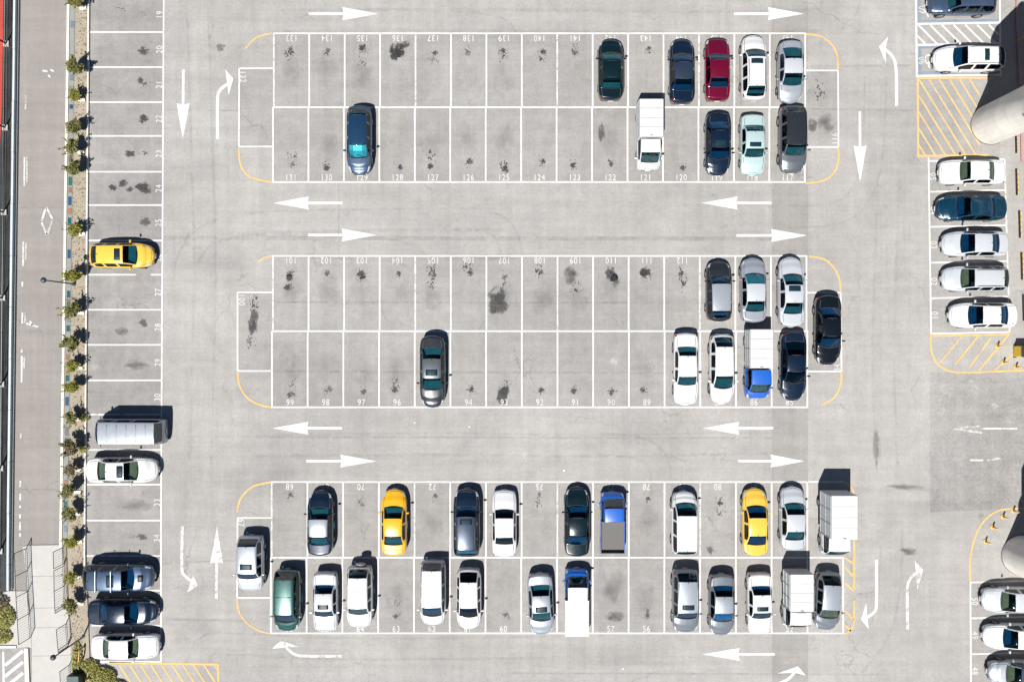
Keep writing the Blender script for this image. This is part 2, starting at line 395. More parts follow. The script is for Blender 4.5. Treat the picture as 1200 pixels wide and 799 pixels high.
# blue accessible bays
for a, b, wd, m, z in (((1073, -30), (1074.2, 91), 2.2, 'white', 0.018), ((1076.6, -30), (1077.4, 27), 2.6, 'blue_paint', 0.012), ((1077.6, 54), (1078.2, 88), 2.6, 'blue_paint', 0.012),
                       ((1074, 28.5), (1171, 27), 2.2, 'white', 0.016), ((1078.5, 25.2), (1171, 24), 2.4, 'blue_paint', 0.014), ((1074, 53.2), (1171, 51), 2.2, 'white', 0.016), ((1079, 56.2), (1171, 54.2), 2.2, 'blue_paint', 0.014),
                       ((1074, 89.4), (1173, 88), 2.2, 'white', 0.016), ((1078.6, 85.6), (1171, 84.5), 3.0, 'blue_paint', 0.014), ((1171, -30), (1172.5, 90), 2.0, 'white', 0.018)):
    line('accessible_bay_line', a, b, wd, M[m], z)
for k in range(-1, 8):
    x = 1076 + 13.8 * k; a = (x, 29.5); b = (x + 22.5, 52.2)
    if a[0] < 1075: a = (1075, 29.5 + (1075 - x)); 
    if b[0] > 1170: b = (1170, 29.5 + (1170 - x) * 1.01)
    line('accessible_bay_line', a, b, 2.0, M['white'], 0.0105)
for (x, y) in ((1087.5, 10), (1089, 70)):
    polyline('wheelchair_symbol', [(x + 5.2 * math.cos(t), y + 5.2 * math.sin(t)) for t in [R(60 + 15 * k) for k in range(17)]], 1.5, M['white'], ZN)
    polyline('wheelchair_symbol', [(x - 0.5, y + 2), (x - 1, y + 8), (x + 0.6, y + 10)], 1.7, M['white'], 0.0145)
    polyline('wheelchair_symbol', [(x + 1, y + 3.5), (x + 3.5, y + 8)], 1.5, M['white'], ZN)
# yellow no-parking hatch beside the pier
line('yellow_line', (1075, 92), (1165, 91.4), 2.0, M['yellow'], ZH); line('yellow_line', (1075.2, 92), (1076, 183), 2.2, M['yellow'], ZV)
line('yellow_line', (1075, 183), (1158, 182), 2.2, M['yellow'], ZH)
for k in range(-4, 8):
    x0 = 1077 + 11.9 * k; y0 = 93.5; sl = 1.62
    if x0 < 1076.5: y0 = 93.5 + (1076.5 - x0) * sl; x0 = 1076.5
    x1, y1 = x0 + (181.5 - y0) / sl, 181.5
    if x1 > 1148: x1, y1 = 1148, y0 + (1148 - x0) * sl
    if y0 < 176: line('yellow_line', (x0, y0), (x1, y1), 1.7, M['yellow_worn' if k % 3 == 1 else 'yellow'], 0.0105)
line('yellow_line', (128, 776), (256, 778), 2.2, M['yellow'], ZH); line('yellow_line', (256, 778), (256.5, 840), 2.2, M['yellow'], ZV)
for k in range(10):
    x0 = 140 + 12.4 * k; y1 = 835; x1 = min(x0 + 57 / 1.55, 255.4); y1 = 778.5 + (x1 - x0) * 1.55
    line('yellow_line', (x0, 778.8), (x1, y1), 1.9, M['yellow'], 0.0105)

# arrows
def flat(name, pts, mat, z, parent=None):
    poly = ccw(pxpoly(pts)); return mk(name, [(x, y, z) for x, y in poly], [tuple(range(len(poly)))], mat, parent or lot)
def arrow(tail, tip, mat='white'):
    t = Vector(tail); p = Vector(tip); d = (p - t).normalized(); n = Vector((-d.y, d.x)); L = (p - t).length
    hb = t + d * L * 0.495
    pts = [t + n * 1.5, hb + n * 1.5 + d * 0.6, hb + n * 7.6 - d * 0.8, p, hb - n * 7.6 - d * 0.8, hb - n * 1.5 + d * 0.6, t - n * 1.5]
    flat('lane_arrow', [tuple(q) for q in pts], M[mat], ZA)
for a in (((362, 16.5), (443, 16.5)), ((860, 16.5), (942, 16.5)), ((361, 275.5), (442, 275.5)), ((863, 276), (946, 276)), ((359, 540), (441, 540)), ((865, 540), (943, 540)),
          ((401.5, 238), (320, 238)), ((904, 238), (822, 238)), ((401, 501.5), (319.5, 501.5)), ((906, 501.5), (824, 501.5)), ((908, 766), (823, 766)),
          ((215, 82), (214.3, 163)), ((1007.5, 131), (1008, 213))):
    arrow(*a)
arrow((253.5, 701), (254.5, 616), 'white_worn')
def curved_arrow(pts, tip, w1, w2, mat='white', wd=3.4):
    polyline('lane_arrow', smoothpts(pts), wd, M[mat], ZA)
    e = pts[-1]
    flat('lane_arrow', [tip, w1, e, w2], M[mat], 0.0165)
curved_arrow([(255, 163.5), (255, 118), (258, 106), (266.5, 99)], (273.5, 92.5), (264, 81.5), (268, 112))
curved_arrow([(1050.5, 124.5), (1050, 82), (1046, 67), (1037.5, 58.5)], (1030, 55), (1040.5, 43.5), (1038.5, 75))
curved_arrow([(213.8, 616), (213.2, 664), (216, 673), (224, 680)], (231.5, 686), (227, 672), (219.5, 693.5), 'white_worn')
curved_arrow([(1027, 655.5), (1027, 706), (1024, 717), (1016, 722.5)], (1009, 725), (1015, 705.5), (1018, 736.5))
curved_arrow([(1063.6, 738), (1063.2, 692), (1066, 678), (1073.5, 671)], (1081.5, 667), (1071.5, 656), (1075, 691), 'white_worn')
curved_arrow([(401, 768.3), (360, 768), (346, 766.5), (335.5, 758)], (329, 750), (318.5, 759.5), (352, 757), 'white_worn')
curved_arrow([(880, 803), (908, 801), (922, 796), (931, 787.5)], (935, 780), (910.5, 788.5), (944.5, 791))
line('lane_arrow', (1150, 502), (1192, 502), 2.2, M['white_worn'], ZA); polyline('lane_arrow', [(1117, 502), (1134, 504.5), (1151, 507)], 2.4, M['white_faded'], ZA)
line('lane_arrow', (1124, 501), (1149, 499), 2.0, M['white_faded'], ZA); line('lane_arrow', (1137, 539), (1152, 539), 2.2, M['white_worn'], ZA); line('lane_arrow', (1156, 539), (1173, 536.5), 2.6, M['white_faded'], ZA)
# markings on the side road
for x, y0, y1, m in ((30.3, 112, 128, 'white_faded'), (28.8, 184, 218, 'white_worn'), (31.8, 184, 214, 'white_faded'), (27.4, 283, 312, 'white_worn'), (30.4, 284, 304, 'white_faded'), (26.5, 330, 336, 'white_worn'), (26.4, 366, 379, 'white_worn'), (29.6, 366, 378, 'white_faded'),
                     (25.6, 409, 413, 'white_worn'), (25.6, 417, 448, 'white'), (28.6, 418, 432, 'white_faded'), (24.6, 508, 514, 'white_faded'), (24.1, 563, 570, 'white_worn'), (24, 578, 586, 'white_worn'), (23.7, 592, 595, 'white_worn'), (23.6, 602, 607, 'white_worn'), (23.6, 611, 621, 'white_worn'), (23.6, 624, 629, 'white_worn')):
    line('road_dash', (x, y0), (x - 0.2, y1), 2.0, M[m], ZH, road)
for a, b in (((54.5, 243), (61.6, 257)), ((61.6, 259), (55, 275)), ((55, 275), (49, 261)), ((49, 259), (54, 243))):
    line('diamond_marking', a, b, 2.4, M['white_faded'] if a[0] > 60 else M['white_worn'], ZH, road)
for a, b in (((50, 83), (56, 84)), ((59, 82), (63, 84)), ((56.5, 88), (59, 91)), ((31, 379), (45, 383)), ((35, 376), (38, 381))):
    line('road_dash', a, b, 2.2, M['white_worn'], ZA, road)

# bay numbers
fontc = {}
M['number'] = paint_mat('number_paint', (0.54, 0.54, 0.53), 0.39)
def number(txt, px, py, rot, h=0.42, mat='number'):
    if txt not in fontc:
        cu = bpy.data.curves.new('n', 'FONT'); cu.body = txt; cu.align_x = 'CENTER'; cu.align_y = 'CENTER'; cu.space_character = 1.15
        cu.offset = 0.0
        to = bpy.data.objects.new('n', cu); C.objects.link(to)
        bpy.context.view_layer.update()
        me = bpy.data.meshes.new_from_object(to.evaluated_get(bpy.context.evaluated_depsgraph_get()))
        bpy.data.objects.remove(to); me.name = 'bay_number'; me.materials.clear(); fontc[txt] = me
    me = fontc[txt]
    o = link('bay_number', me, M[mat] if not me.materials else None, lot)
    o.location = P(px, py, ZN); o.rotation_euler = (0, 0, R(rot)); o.scale = (h * 1.2, h * 1.45, 1)
for k in range(15):
    number(str(133 + k), 342 + 41.5 * k, 44.8, 180); number(str(131 - k), 341 + 41.55 * k, 208.5, 0)
    number(str(101 + k), 341 + 41.7 * k, 305, 180); number(str(99 - k), 340 + 41.8 * k, 471.6, 0)
    number(str(68 + k), 339.5 + 41.8 * k, 569.8, 180)
for k in range(16): number(str(66 - k), 338.5 + 41.9 * k, 736.7, 0)
for t, x, y, r in (('132', 284.5, 90, -90), ('116', 978.5, 163, 90), ('100', 283, 351, -90), ('84', 981, 431, 90), ('67', 282.5, 612, -90),
                   ('07', 1079.5, 12, -90), ('06', 1080, 71.5, -90), ('05', 1093, 207, -90), ('04', 1093.3, 247, -90), ('03', 1093.8, 287, -90), ('02', 1094, 330, -90), ('01', 1095, 369.5, -90),
                   ('50', 1142, 704, -90), ('49', 1142, 744, -90), ('48', 1142, 785.5, -90)):
    number(t, x, y, r)
for k in range(19):
    yc = (YL[k] + YL[k + 1]) / 2; number(str(19 + k), xr(yc) - 4.5, yc, 90)

# oil stains
disc = mesh('oil_stain', [(math.cos(2 * math.pi * k / 20), math.sin(2 * math.pi * k / 20), 0) for k in range(20)], [tuple(range(20))])
stain_meshes = {}
SZ = [0]
def stain(px, py, rx, ry, m='stain', a=0.8, rot=0):
    if m not in stain_meshes:
        d = disc.copy(); d.materials.append(M[m]); stain_meshes[m] = d
    o = link('oil_stain', stain_meshes[m], None, lot); SZ[0] += 1
    o.location = P(px, py, 0.0088 + 0.00006 * (SZ[0] % 30)); o.scale = (rx / S, ry / S, 1); o.rotation_euler = (0, 0, R(rot)); o.color = (1, 1, 1, a)
rnd = random.Random(3)
occ_top = {'A': (9, 11, 12, 13, 14), 'B': (12, 13, 14), 'C': (1, 3, 5, 6, 8, 9, 11, 13, 14)}
occ_bot = {'A': (2, 10, 12, 13, 14), 'B': (4, 11, 12, 13, 14), 'C': (0, 1, 2, 4, 5, 7, 8, 11, 12, 13, 14, 15)}
for bk, (yt, yb) in (('A', (61, 193)), ('B', (321, 458)), ('C', (585, 721))):
    for k in range(15):
        for occ, y in ((occ_top, yt), (occ_bot, yb)):
            if k in occ[bk]: continue
            x = 341 + 41.7 * k + rnd.uniform(-3, 3); yy = y + rnd.uniform(-3, 3)
            s_ = rnd.uniform(0.7, 1.15) * (1.0 if bk != 'C' else 0.8)
            stain(x, yy, 10 * s_, 9 * s_, 'drip', rnd.uniform(0.6, 1.0))
            stain(x + rnd.uniform(-3, 3), yy + rnd.uniform(-4, 4), 5 * s_, 5 * s_, 'stain', rnd.uniform(0.35, 0.9), rnd.uniform(0, 180))
            if rnd.random() < 0.6: stain(x, yy + rnd.uniform(-4, 18) * (1 if y == yt else -1), 10, 14, 'drip', rnd.uniform(0.4, 0.8))
            if rnd.random() < 0.55: stain(x + rnd.uniform(-4, 4), y + (25 if y == yt else -28) + rnd.uniform(-8, 8), 16, 22, 'smear', rnd.uniform(0.08, 0.2))
            if rnd.random() < 0.35: stain(x + rnd.uniform(-8, 8), y + (20 if y == yt else -25) + rnd.uniform(-12, 12), 9, 9, 'light_smear', rnd.uniform(0.15, 0.4))
for q in ((583, 353, 17, 20, 'stain', .62, 20), (586, 350, 9, 8, 'stain', .9, 0), (578, 363, 6, 8, 'stain', .5, 0), (466, 60, 11, 13, 'stain', .85, 30), (475, 53, 8, 5, 'stain', .6, 20), (463, 65, 7, 9, 'stain', .9, 0),
          (589, 463, 9, 16, 'stain', .75, -20), (591, 458, 7, 8, 'stain', .6, 0), (715, 320, 9, 10, 'stain', .7, 0), (721, 329, 6, 9, 'stain', .45, 0), (756, 320, 9, 8, 'stain', .8, 0), (800, 330, 9, 26, 'drip', .75, 0), (631, 316, 10, 16, 'drip', .85, 0),
          (297, 355, 11, 18, 'drip', .95, 0), (297, 375, 8, 18, 'stain', .55, 0), (294, 398, 9, 22, 'drip', .9, 0), (295, 385, 6, 9, 'stain', .6, 0), (298, 370, 7, 30, 'drip', .9, 0),
          (505, 316, 10, 15, 'drip', .95, 0), (547, 312, 9, 13, 'drip', .85, 0), (668, 323, 9, 13, 'smear', .8, 0), (339, 326, 5, 5, 'stain', .9, 0), (337, 337, 7, 5, 'stain', .8, 0),
          (167, 219, 12, 7, 'stain', .9, 0), (171, 224, 10, 5, 'stain', .6, 0), (144, 215, 7, 6, 'stain', .75, 0), (132, 220, 7, 5, 'stain', .75, 0), (152, 222, 6, 4, 'stain', .6, 0), (258, 56, 8, 6, 'stain', .35, 20),
          (168, 139, 7, 7, 'stain', .8, 0), (152, 180, 8, 6, 'stain', .7, 0), (169, 179, 10, 7, 'drip', .8, 0), (168, 60, 9, 6, 'stain', .6, 0), (165, 94, 5, 5, 'stain', .6, 0), (170, 99, 9, 8, 'drip', .6, 0), (170, 260, 8, 8, 'stain', .5, 0),
          (168, 378, 7, 7, 'stain', .5, 0), (143, 388, 9, 6, 'smear', .6, 0), (160, 427, 20, 8, 'smear', .5, 0), (167, 629, 8, 5, 'stain', .6, 0), (155, 628, 8, 5, 'drip', .6, 0), (160, 592, 22, 9, 'smear', .35, 0), (140, 10, 14, 8, 'drip', .4, 0), (168, 16, 10, 8, 'drip', .4, 0),
          (832, 644, 6, 7, 'stain', .45, 0), (705, 156, 5, 13, 'smear', .9, 0), (963, 107, 14, 22, 'drip', .5, 0), (952, 147, 7, 10, 'smear', .8, 0), (968, 145, 12, 14, 'smear', .5, 0), (665, 720, 6, 6, 'drip', .6, 0),
          (720, 424, 10, 10, 'light_smear', .8, 0), (762, 430, 16, 8, 'light_smear', .7, 0), (720, 722, 14, 8, 'smear', .6, 0), (716, 690, 14, 22, 'smear', .3, 0), (757, 680, 14, 18, 'light_smear', .35, 0), (713, 672, 13, 20, 'light_smear', .35, 0),
          (1027, 525, 6, 24, 'smear', .5, 0), (1062, 571, 27, 5, 'smear', .5, -3), (1065, 646, 13, 5, 'smear', .8, -8),
          (1165, 475, 12, 7, 'light_smear', .6, 0), (1138, 447, 6, 5, 'light_smear', .7, 0), (1182, 494, 12, 8, 'light_smear', .6, 0), (1075, 555, 30, 30, 'light_smear', .2, 0), (1050, 520, 40, 30, 'light_smear', .12, 0),
          (110, 425, 14, 16, 'light_smear', .5, 0), (112, 190, 10, 12, 'light_smear', .4, 0), (580, 302, 30, 6, 'smear', .2, 0), (480, 290, 60, 8, 'light_smear', .25, 0), (250, 310, 60, 25, 'smear', .12, 0), (430, 250, 90, 20, 'light_smear', .12, 0), (690, 255, 120, 22, 'light_smear', .12, 0),
          (1010, 60, 50, 50, 'light_smear', .15, 0), (300, 560, 60, 30, 'smear', .08, 0), (230, 720, 40, 60, 'smear', .12, 0), (700, 772, 160, 14, 'smear', .08, 0), (1080, 660, 30, 40, 'light_smear', .2, 0), (1130, 620, 30, 30, 'light_smear', .25, 0)):
    stain(*q)
b_ = NB('tyre_track'); p_ = b_.pos()
M['track'] = b_.set(Base_Color=(0.06, 0.058, 0.056), Roughness=0.85, Alpha=b_.ramp(b_.noise(p_, 1.1, 6, 0.7), [(0.38, 0.0), (0.80, 0.15)]))
for tr in ([(215, 330), (222, 300), (245, 275), (300, 262), (420, 258), (600, 257)], [(900, 255), (980, 250), (1010, 225), (1022, 180), (1026, 90)], [(235, 540), (238, 420), (240, 300), (236, 160), (232, 20)],
           [(300, 288), (420, 291), (470, 296), (492, 310)], [(1040, 560), (1035, 420), (1038, 300), (1042, 200)], [(300, 522), (500, 520), (700, 522), (900, 519)], [(560, 258), (585, 266), (597, 285), (600, 310)],
           [(700, 520), (752, 526), (772, 545), (776, 580)], [(230, 780), (245, 755), (290, 755), (420, 760), (640, 758)], [(1000, 780), (1030, 740), (1042, 690), (1045, 620)], [(520, 27), (560, 28), (590, 38), (600, 70)], [(330, 25), (560, 24), (840, 27), (960, 24)]):
    for off_ in (-12.5, 12.5):
        q = smoothpts(tr); out_ = []
        for i in range(len(q)):
            d = Vector(q[min(i + 1, len(q) - 1)]) - Vector(q[max(i - 1, 0)]); d.normalize(); out_.append((q[i][0] - d.y * off_, q[i][1] + d.x * off_))
        SZ[0] += 1; polyline('tyre_track', out_, rnd.uniform(2.6, 3.8), M['track'], 0.0072 + 0.00004 * (SZ[0] % 25))
for q in ((486, 495), (550, 500), (730, 783), (661, 551)):      # stray scraps of paper on the tarmac
    o = mk('paper_scrap', [(-.06, -.03, 0), (.06, -.04, .012), (.05, .04, .02), (-.05, .03, 0.004)], [(0, 1, 2, 3)], M['lens']); o.location = P(q[0], q[1], 0.02); o.rotation_euler = (0, 0, rnd.uniform(0, 3))
    tag(o, 'small white scrap of paper lying on the grey tarmac', 'litter', 'scraps of paper on the tarmac')

# ------------------------------------------------------------------ planter strip between road and bays
def xk(y): return 81.5 - 9.2 * y / 640            # road-side kerb
YP0, YP1 = -60, 790
planter = mk('planter_bed', *prism(ccw(pxpoly([(xk(YP0) + 1, YP0), (xk(0) + 1, 0), (xk(640) + 1, 640), (80, 700), (86, 799), (88, 840), (112, 840), (106, 776), (101, 640), (xl(0) - 1, 0), (xl(0) - 1, YP0)])), -0.02, 0.10), M['soil'])
planter['kind'] = 'structure'
def kerb_run(name, xf, y0, y1, wpx, h, mat, seg=33.0, parent=None):
    y = y0
    while y < y1 - 1:
        e = min(y + seg, y1)
        q = strip_quad((xf(y), y + 0.25), (xf(e), e - 0.25), wpx)
        mk(name, *prism(ccw([tuple(p) for p in q]), -0.01, h + rnd.uniform(-.008, .008)), mat, parent)
        y = e
kerb_run('kerb_stone', xk, YP0, 640, 2.9, 0.16, M['kerb'], parent=planter)
kerb_run('kerb_stone', lambda y: xl(y) - 1.2, YP0, 700, 1.7, 0.15, M['kerb'], parent=planter)
kerb_run('coping_stone', lambda y: xk(y) + 5.2, YP0, 635, 5.0, 0.13, M['coping'], 22.0, planter)
tile_cols = {'blue': (0.02, 0.07, 0.13), 'teal': (0.01, 0.08, 0.10), 'green': (0.02, 0.11, 0.09), 'orange': (0.26, 0.14, 0.07), 'purple': (0.13, 0.115, 0.15), 'brown': (0.22, 0.12, 0.09), 'slate': (0.12, 0.17, 0.20)}
for k, c in tile_cols.items(): M['tile_' + k] = plain('glazed_tile_' + k, c, 0.3, 0, 0.25, 9)
for y, l, c in ((126, 5, 'blue'), (187, 8, 'purple'), (213, 10, 'green'), (223, 6, 'brown'), (236, 10, 'blue'), (248, 7, 'orange'), (260, 9, 'teal'), (298, 10, 'blue'), (345, 8, 'teal'), (352, 3, 'brown'), (356.5, 4, 'teal'), (375, 5, 'slate'), (385, 7, 'teal'), (418, 6, 'brown'), (436, 4, 'orange'), (443, 7, 'teal'), (470, 10, 'blue'),
                (505, 10, 'purple'), (516.5, 6, 'teal'), (565, 6, 'brown'), (592, 11, 'teal'), (619, 6, 'slate'), (92, 7, 'slate'), (30, 8, 'slate')):
    q = strip_quad((xk(y) + 5.1, y - l / 2), (xk(y) + 5.0, y + l / 2), 4.0)
    mk('glazed_tile', *prism(ccw([tuple(p) for p in q]), 0.10, 0.152), M['tile_' + c], planter)

def leaf_cloud(n, sampler, size, rg, flat_bias=0.5):
    V = []; F = []
    for _ in range(n):
        c = Vector(sampler()); s_ = size * rg.uniform(0.6, 1.3)
        d = Vector((rg.gauss(0, 1), rg.gauss(0, 1), rg.gauss(0, 1) * (1 - flat_bias))).normalized()
        u = d.cross(Vector((rg.gauss(0, .5), rg.gauss(0, .5), 1))).normalized(); q = d.cross(u)
        i = len(V)
        V += [tuple(c - d * s_), tuple(c + u * s_ * .42 + q * s_ * .08), tuple(c + d * s_), tuple(c - u * s_ * .42 + q * s_ * .08)]
        F.append((i, i + 1, i + 2, i + 3))
    return V, F
def shrub_meshes(seed, r=0.37, zc=0.95, n=900, tw=10):
    rg = random.Random(seed)
    lobes = [(Vector((rg.gauss(0, .16), rg.gauss(0, .16), zc + rg.gauss(0, .1))), r * rg.uniform(.65, .9)) for _ in range(7)]
    tips = []
    for _ in range(tw):
        a = rg.uniform(0, 6.28); l = rg.uniform(.45, .85); tips.append((Vector((0, 0, zc - .2)), Vector((math.cos(a) * l, math.sin(a) * l, zc + rg.uniform(.05, .55)))))
    def samp():
        if rg.random() < 0.14:
            a, b = rg.choice(tips); t = rg.uniform(.5, 1.0); return a.lerp(b, t) + Vector((rg.gauss(0, .04), rg.gauss(0, .04), rg.gauss(0, .03)))
        c, rr = rg.choice(lobes); d = Vector((rg.gauss(0, 1), rg.gauss(0, 1), rg.gauss(0, 1))).normalized()
        return c + d * rr * rg.random() ** .35
    lv = mesh('crown', *leaf_cloud(n, samp, .10, rg))
    parts = [tube([(0, 0, 0), (rg.gauss(0, .02), rg.gauss(0, .02), .35), (0, 0, zc - .1)], [.035, .028, .02], 6)]
    for a, b in tips: parts.append(tube([a, a.lerp(b, .5) + Vector((0, 0, .05)), b], [.012, .009, .004], 4))
    st = mesh('trunk', *join(*parts)); st.materials.append(M['bark'])
    return lv, st
SHV = [shrub_meshes(11), shrub_meshes(12, .41, 1.0, 950, 8), shrub_meshes(13, .37, .92, 850, 12), shrub_meshes(14, .42, 1.03, 950, 14)]
SHL = {}
discs = [(100, 0, 0), (100, 75, 0), (98.5, 107, 2), (98.5, 143, 0), (97.5, 168, 0), (98, 193, 0), (98.5, 264, 2), (98, 318, 2), (97.5, 356, 0), (97, 394, 0), (95.5, 420, 2), (96, 446, 2), (95.5, 480, 0), (96, 515, 1), (94, 539, 1), (93.5, 565, 0), (94, 590, 0), (95, 623, 2), (94, 664, 2), (97, 695, 0)]
lm = ['leaf', 'leaf_brown', 'leaf_bright']; lname = ['yellow-green', 'browning', 'bright lime-green']
for i, (x, y, c) in enumerate(discs):
    bx_, by_ = x - 3.6, y + 8.3
    n_ = 19 + max(k for k in range(19) if YL[k] <= max(by_, 0))
    o = empty('shrub', P(bx_, by_, 0.10), rnd.uniform(0, 6.28), f'small {lname[c]} round-headed shrub in the planter at the head of bay {n_}', 'shrub', 'shrubs in the planter strip')
    lv, st = SHV[i % 4]
    if (i % 4, c) not in SHL:
        d = lv.copy(); d.materials.clear(); d.materials.append(M[lm[c]]); SHL[(i % 4, c)] = d
    link('crown', SHL[(i % 4, c)], None, o); link('trunk', st, None, o)
    s_ = rnd.uniform(.74, 1.0); o.scale = (s_, s_, s_)
    if i % 2 == 0 or i > 13:
        p = P(bx_ + 2.4, by_ + 2.6)
        b = mk('stone_block', *box(-.24, .24, -.11, .11, 0, .10, .015), M['pad']); b.location = (p[0], p[1], .10); b.rotation_euler = (0, 0, rnd.uniform(-.2, .2))
        tag(b, f'small white stone block at the foot of the shrub beside bay {n_}', 'stone block', 'stone blocks at the feet of the shrubs')
rg = random.Random(5)
def weed_s():
    y = rg.uniform(-10, 775); t = rg.random(); x = xk(y) + 8.5 + (xl(y) - xk(y) - 11) * t if y < 640 else rg.uniform(84, 100)
    k = rg.gauss(0, 1); return Vector(P(x, y + k, 0.11 + abs(rg.gauss(0, .03))))
tag(mk('planter_weeds', *leaf_cloud(1500, weed_s, .055, rg, .8), M['leaf_brown']), 'low weeds and leaf litter scattered on the planter soil', 'weeds', None, 'stuff')
def clump(px, py, rx, ry, h, n, mat, name, label, cat, z=0.1, size=.09):
    r2 = random.Random(int(px * 7 + py))
    def s():
        a = r2.uniform(0, 6.283); d = math.sqrt(r2.random()); hh = h * (1 - d * d * .75) * (r2.random() ** .45) * r2.uniform(.75, 1.15)
        return Vector((math.cos(a) * d * rx / S, math.sin(a) * d * ry / S, z + .03 + hh))
    o = empty(name, P(px, py, 0), 0, label, cat)
    mk('foliage', *leaf_cloud(n, s, size, r2), M[mat], o)
    st = [tube([(r2.gauss(0, rx / S * .25), r2.gauss(0, ry / S * .25), z), (r2.gauss(0, rx / S * .35), r2.gauss(0, ry / S * .35), z + h * .7)], [.02, .008], 5) for _ in range(5)]
    mk('stem', *join(*st), M['bark'], o)
clump(100, 489, 6, 5, .35, 160, 'leaf_bright', 'weed_clump', 'bright yellow-green weed clump in the planter behind the silver van', 'plant', size=.07)
clump(99.5, 525, 5, 5, .3, 130, 'leaf_bright', 'weed_clump', 'small yellow-green weed clump in the planter below the silver van nose', 'plant', size=.07)
clump(92, 771, 6, 20, .4, 350, 'leaf_hedge', 'hedge_clump', 'low green shrub beside the white sedan in bay 37', 'bush')
clump(107, 779, 10, 8, .4, 500, 'leaf_hedge', 'hedge_clump', 'leafy green bush behind the white sedan in bay 37', 'bush')
clump(121, 791, 16, 11, .45, 900, 'leaf_hedge', 'hedge_clump', 'wide green bush beside the yellow hatched corner', 'bush')
clump(138, 806, 14, 10, .4, 600, 'leaf_hedge', 'hedge_clump', 'green bush spilling onto the yellow hatching', 'bush')

# ------------------------------------------------------------------ fence and low wall at the court edge
def xw(y): return 20.8 - 8.0 * min(y, 640) / 640
wall_low = tag(empty('low_wall', P(xw(320), 320), 0), 'low pale wall of long coping blocks along the edge of the side road', 'wall')
def run_local(name, xf, y0, y1, wpx, z0, z1, mat, parent, seg):
    y = y0; pl = parent.location
    while y < y1 - 1:
        e = min(y + seg, y1); q = strip_quad((xf(y), y + .2), (xf(e), e - .2), wpx)
        v, f = prism(ccw([(p.x - pl.x, p.y - pl.y) for p in q]), z0, z1 + rnd.uniform(-.01, .01)); mk(name, v, f, mat, parent); y = e
run_local('coping_block', xw, -60, 690, 2.5, 0, .38, M['walltop'], wall_low, 60)
run_local('wall_base', lambda y: xw(y) + 2.2, -60, 690, 1.2, 0, .14, M['coping'], wall_low, 120)
fence = tag(empty('court_fence', P(8, 150), 0), 'tall dark steel fence on concrete footings beside the sports court', 'fence')
FP = [(9.5, -46), (8.2, 52), (7, 150), (5.5, 249), (4, 349), (2.8, 450), (1.7, 548), (.8, 645)]
fl = fence.location
def FL(px, py, z): p = P(px, py); return (p[0] - fl.x, p[1] - fl.y, z)
for x, y in FP:
    mk('post', *tube([FL(x, y, .1), FL(x, y, 3.0)], .065, 8), M['post'], fence)
    a = FL(x, y, 0); v, f = box(a[0] - .2, a[0] + .2, a[1] - .2, a[1] + .2, 0, .14, .02)
    mk('footing', v, f, M['concrete'], fence)
for i in range(len(FP) - 1):
    for z in (.25, 1.6, 2.97):
        mk('rail', *tube([FL(*FP[i], z), FL(*FP[i + 1], z)], .045 if z > 2 else .02, 6), M['post'], fence)
    wires = []
    x0, y0 = FP[i]; x1, y1 = FP[i + 1]
    for k in range(1, 42):
        t = k / 42
        for s_ in (1, -1):
            ta, tb = (t, t + s_ * .18)
            if 0 <= tb <= 1: wires.append(tube([FL(x0 + (x1 - x0) * ta, y0 + (y1 - y0) * ta, .25), FL(x0 + (x1 - x0) * tb, y0 + (y1 - y0) * tb, 2.97)], .006, 3, False))
    wm = mk('wire_netting', *join(*wires), M['post'], fence); wm['kind'] = 'stuff'
for k, (xa, m) in enumerate(((14.8, 'verge'), (6.3, 'coping'))):
    def xg(y, xa=xa): return xa - 6.0 * min(y, 640) / 640
    kerb_run('path_edging', xg, -60, 690, 1.0, .06 + .02 * k, M[m], 45, strip)

# ------------------------------------------------------------------ ramp corner
ramp = mk('footpath', *prism(ccw(pxpoly([(27, 640), (34, 638.5), (73.5, 638), (78, 690), (81, 720), (88, 830), (38, 830), (38, 757), (36.5, 730), (33, 690), (29, 650)])), -0.02, .06), M['concrete']); ramp['kind'] = 'structure'
for yj in (675, 712, 735, 768):
    line('path_joint', (34 + (yj - 640) * .04, yj), (76 + (yj - 640) * .06, yj - 1), .5, M['coping'], .0655, ramp)
side = mk('pavement', *prism(ccw(pxpoly([(10, 692), (32, 692), (36, 730), (37.6, 757), (37.6, 758), (-20, 758), (-20, 700)])), -.02, .05), M['concrete']); side['kind'] = 'structure'
apron = sheet('service_road', [(-80, 758.5), (29.5, 758.5), (30, 840), (-80, 840)], 0.008, M['bay_left'], kind='structure')
kb = mk('kerb_stone', *prism(ccw(pxpoly([(29.5, 758.5), (34, 758.5), (37, 835), (31.5, 835)])), 0, .13), M['kerb'], ramp)
mk('kerb_stone', *prism(ccw(pxpoly([(-20, 755.5), (20, 755.5), (20, 758.3), (-20, 758.3)])), .05, .13), M['kerb'], side)
for k in range(5):
    y = 779 + 13 * k; line('hatch_stripe', (6, y), (27, y - 17), 3.6, M['white'], ZH, apron)
line('hatch_stripe', (4, 763), (5, 838), 2.4, M['white'], ZV, apron)
clump(8, 722, 11, 14, .4, 700, 'leaf_hedge', 'hedge_clump', 'large yellow-green bush beside the left handrail of the footpath', 'bush', .05)
clump(3, 744, 13, 9, .35, 500, 'leaf_hedge', 'hedge_clump', 'flat green ground bush next to the pavement kerb', 'bush', .05)
clump(-2, 705, 14, 10, .6, 500, 'leaf_brown', 'hedge_clump', 'dry brownish bush above the yellow-green one by the footpath', 'bush', .05)
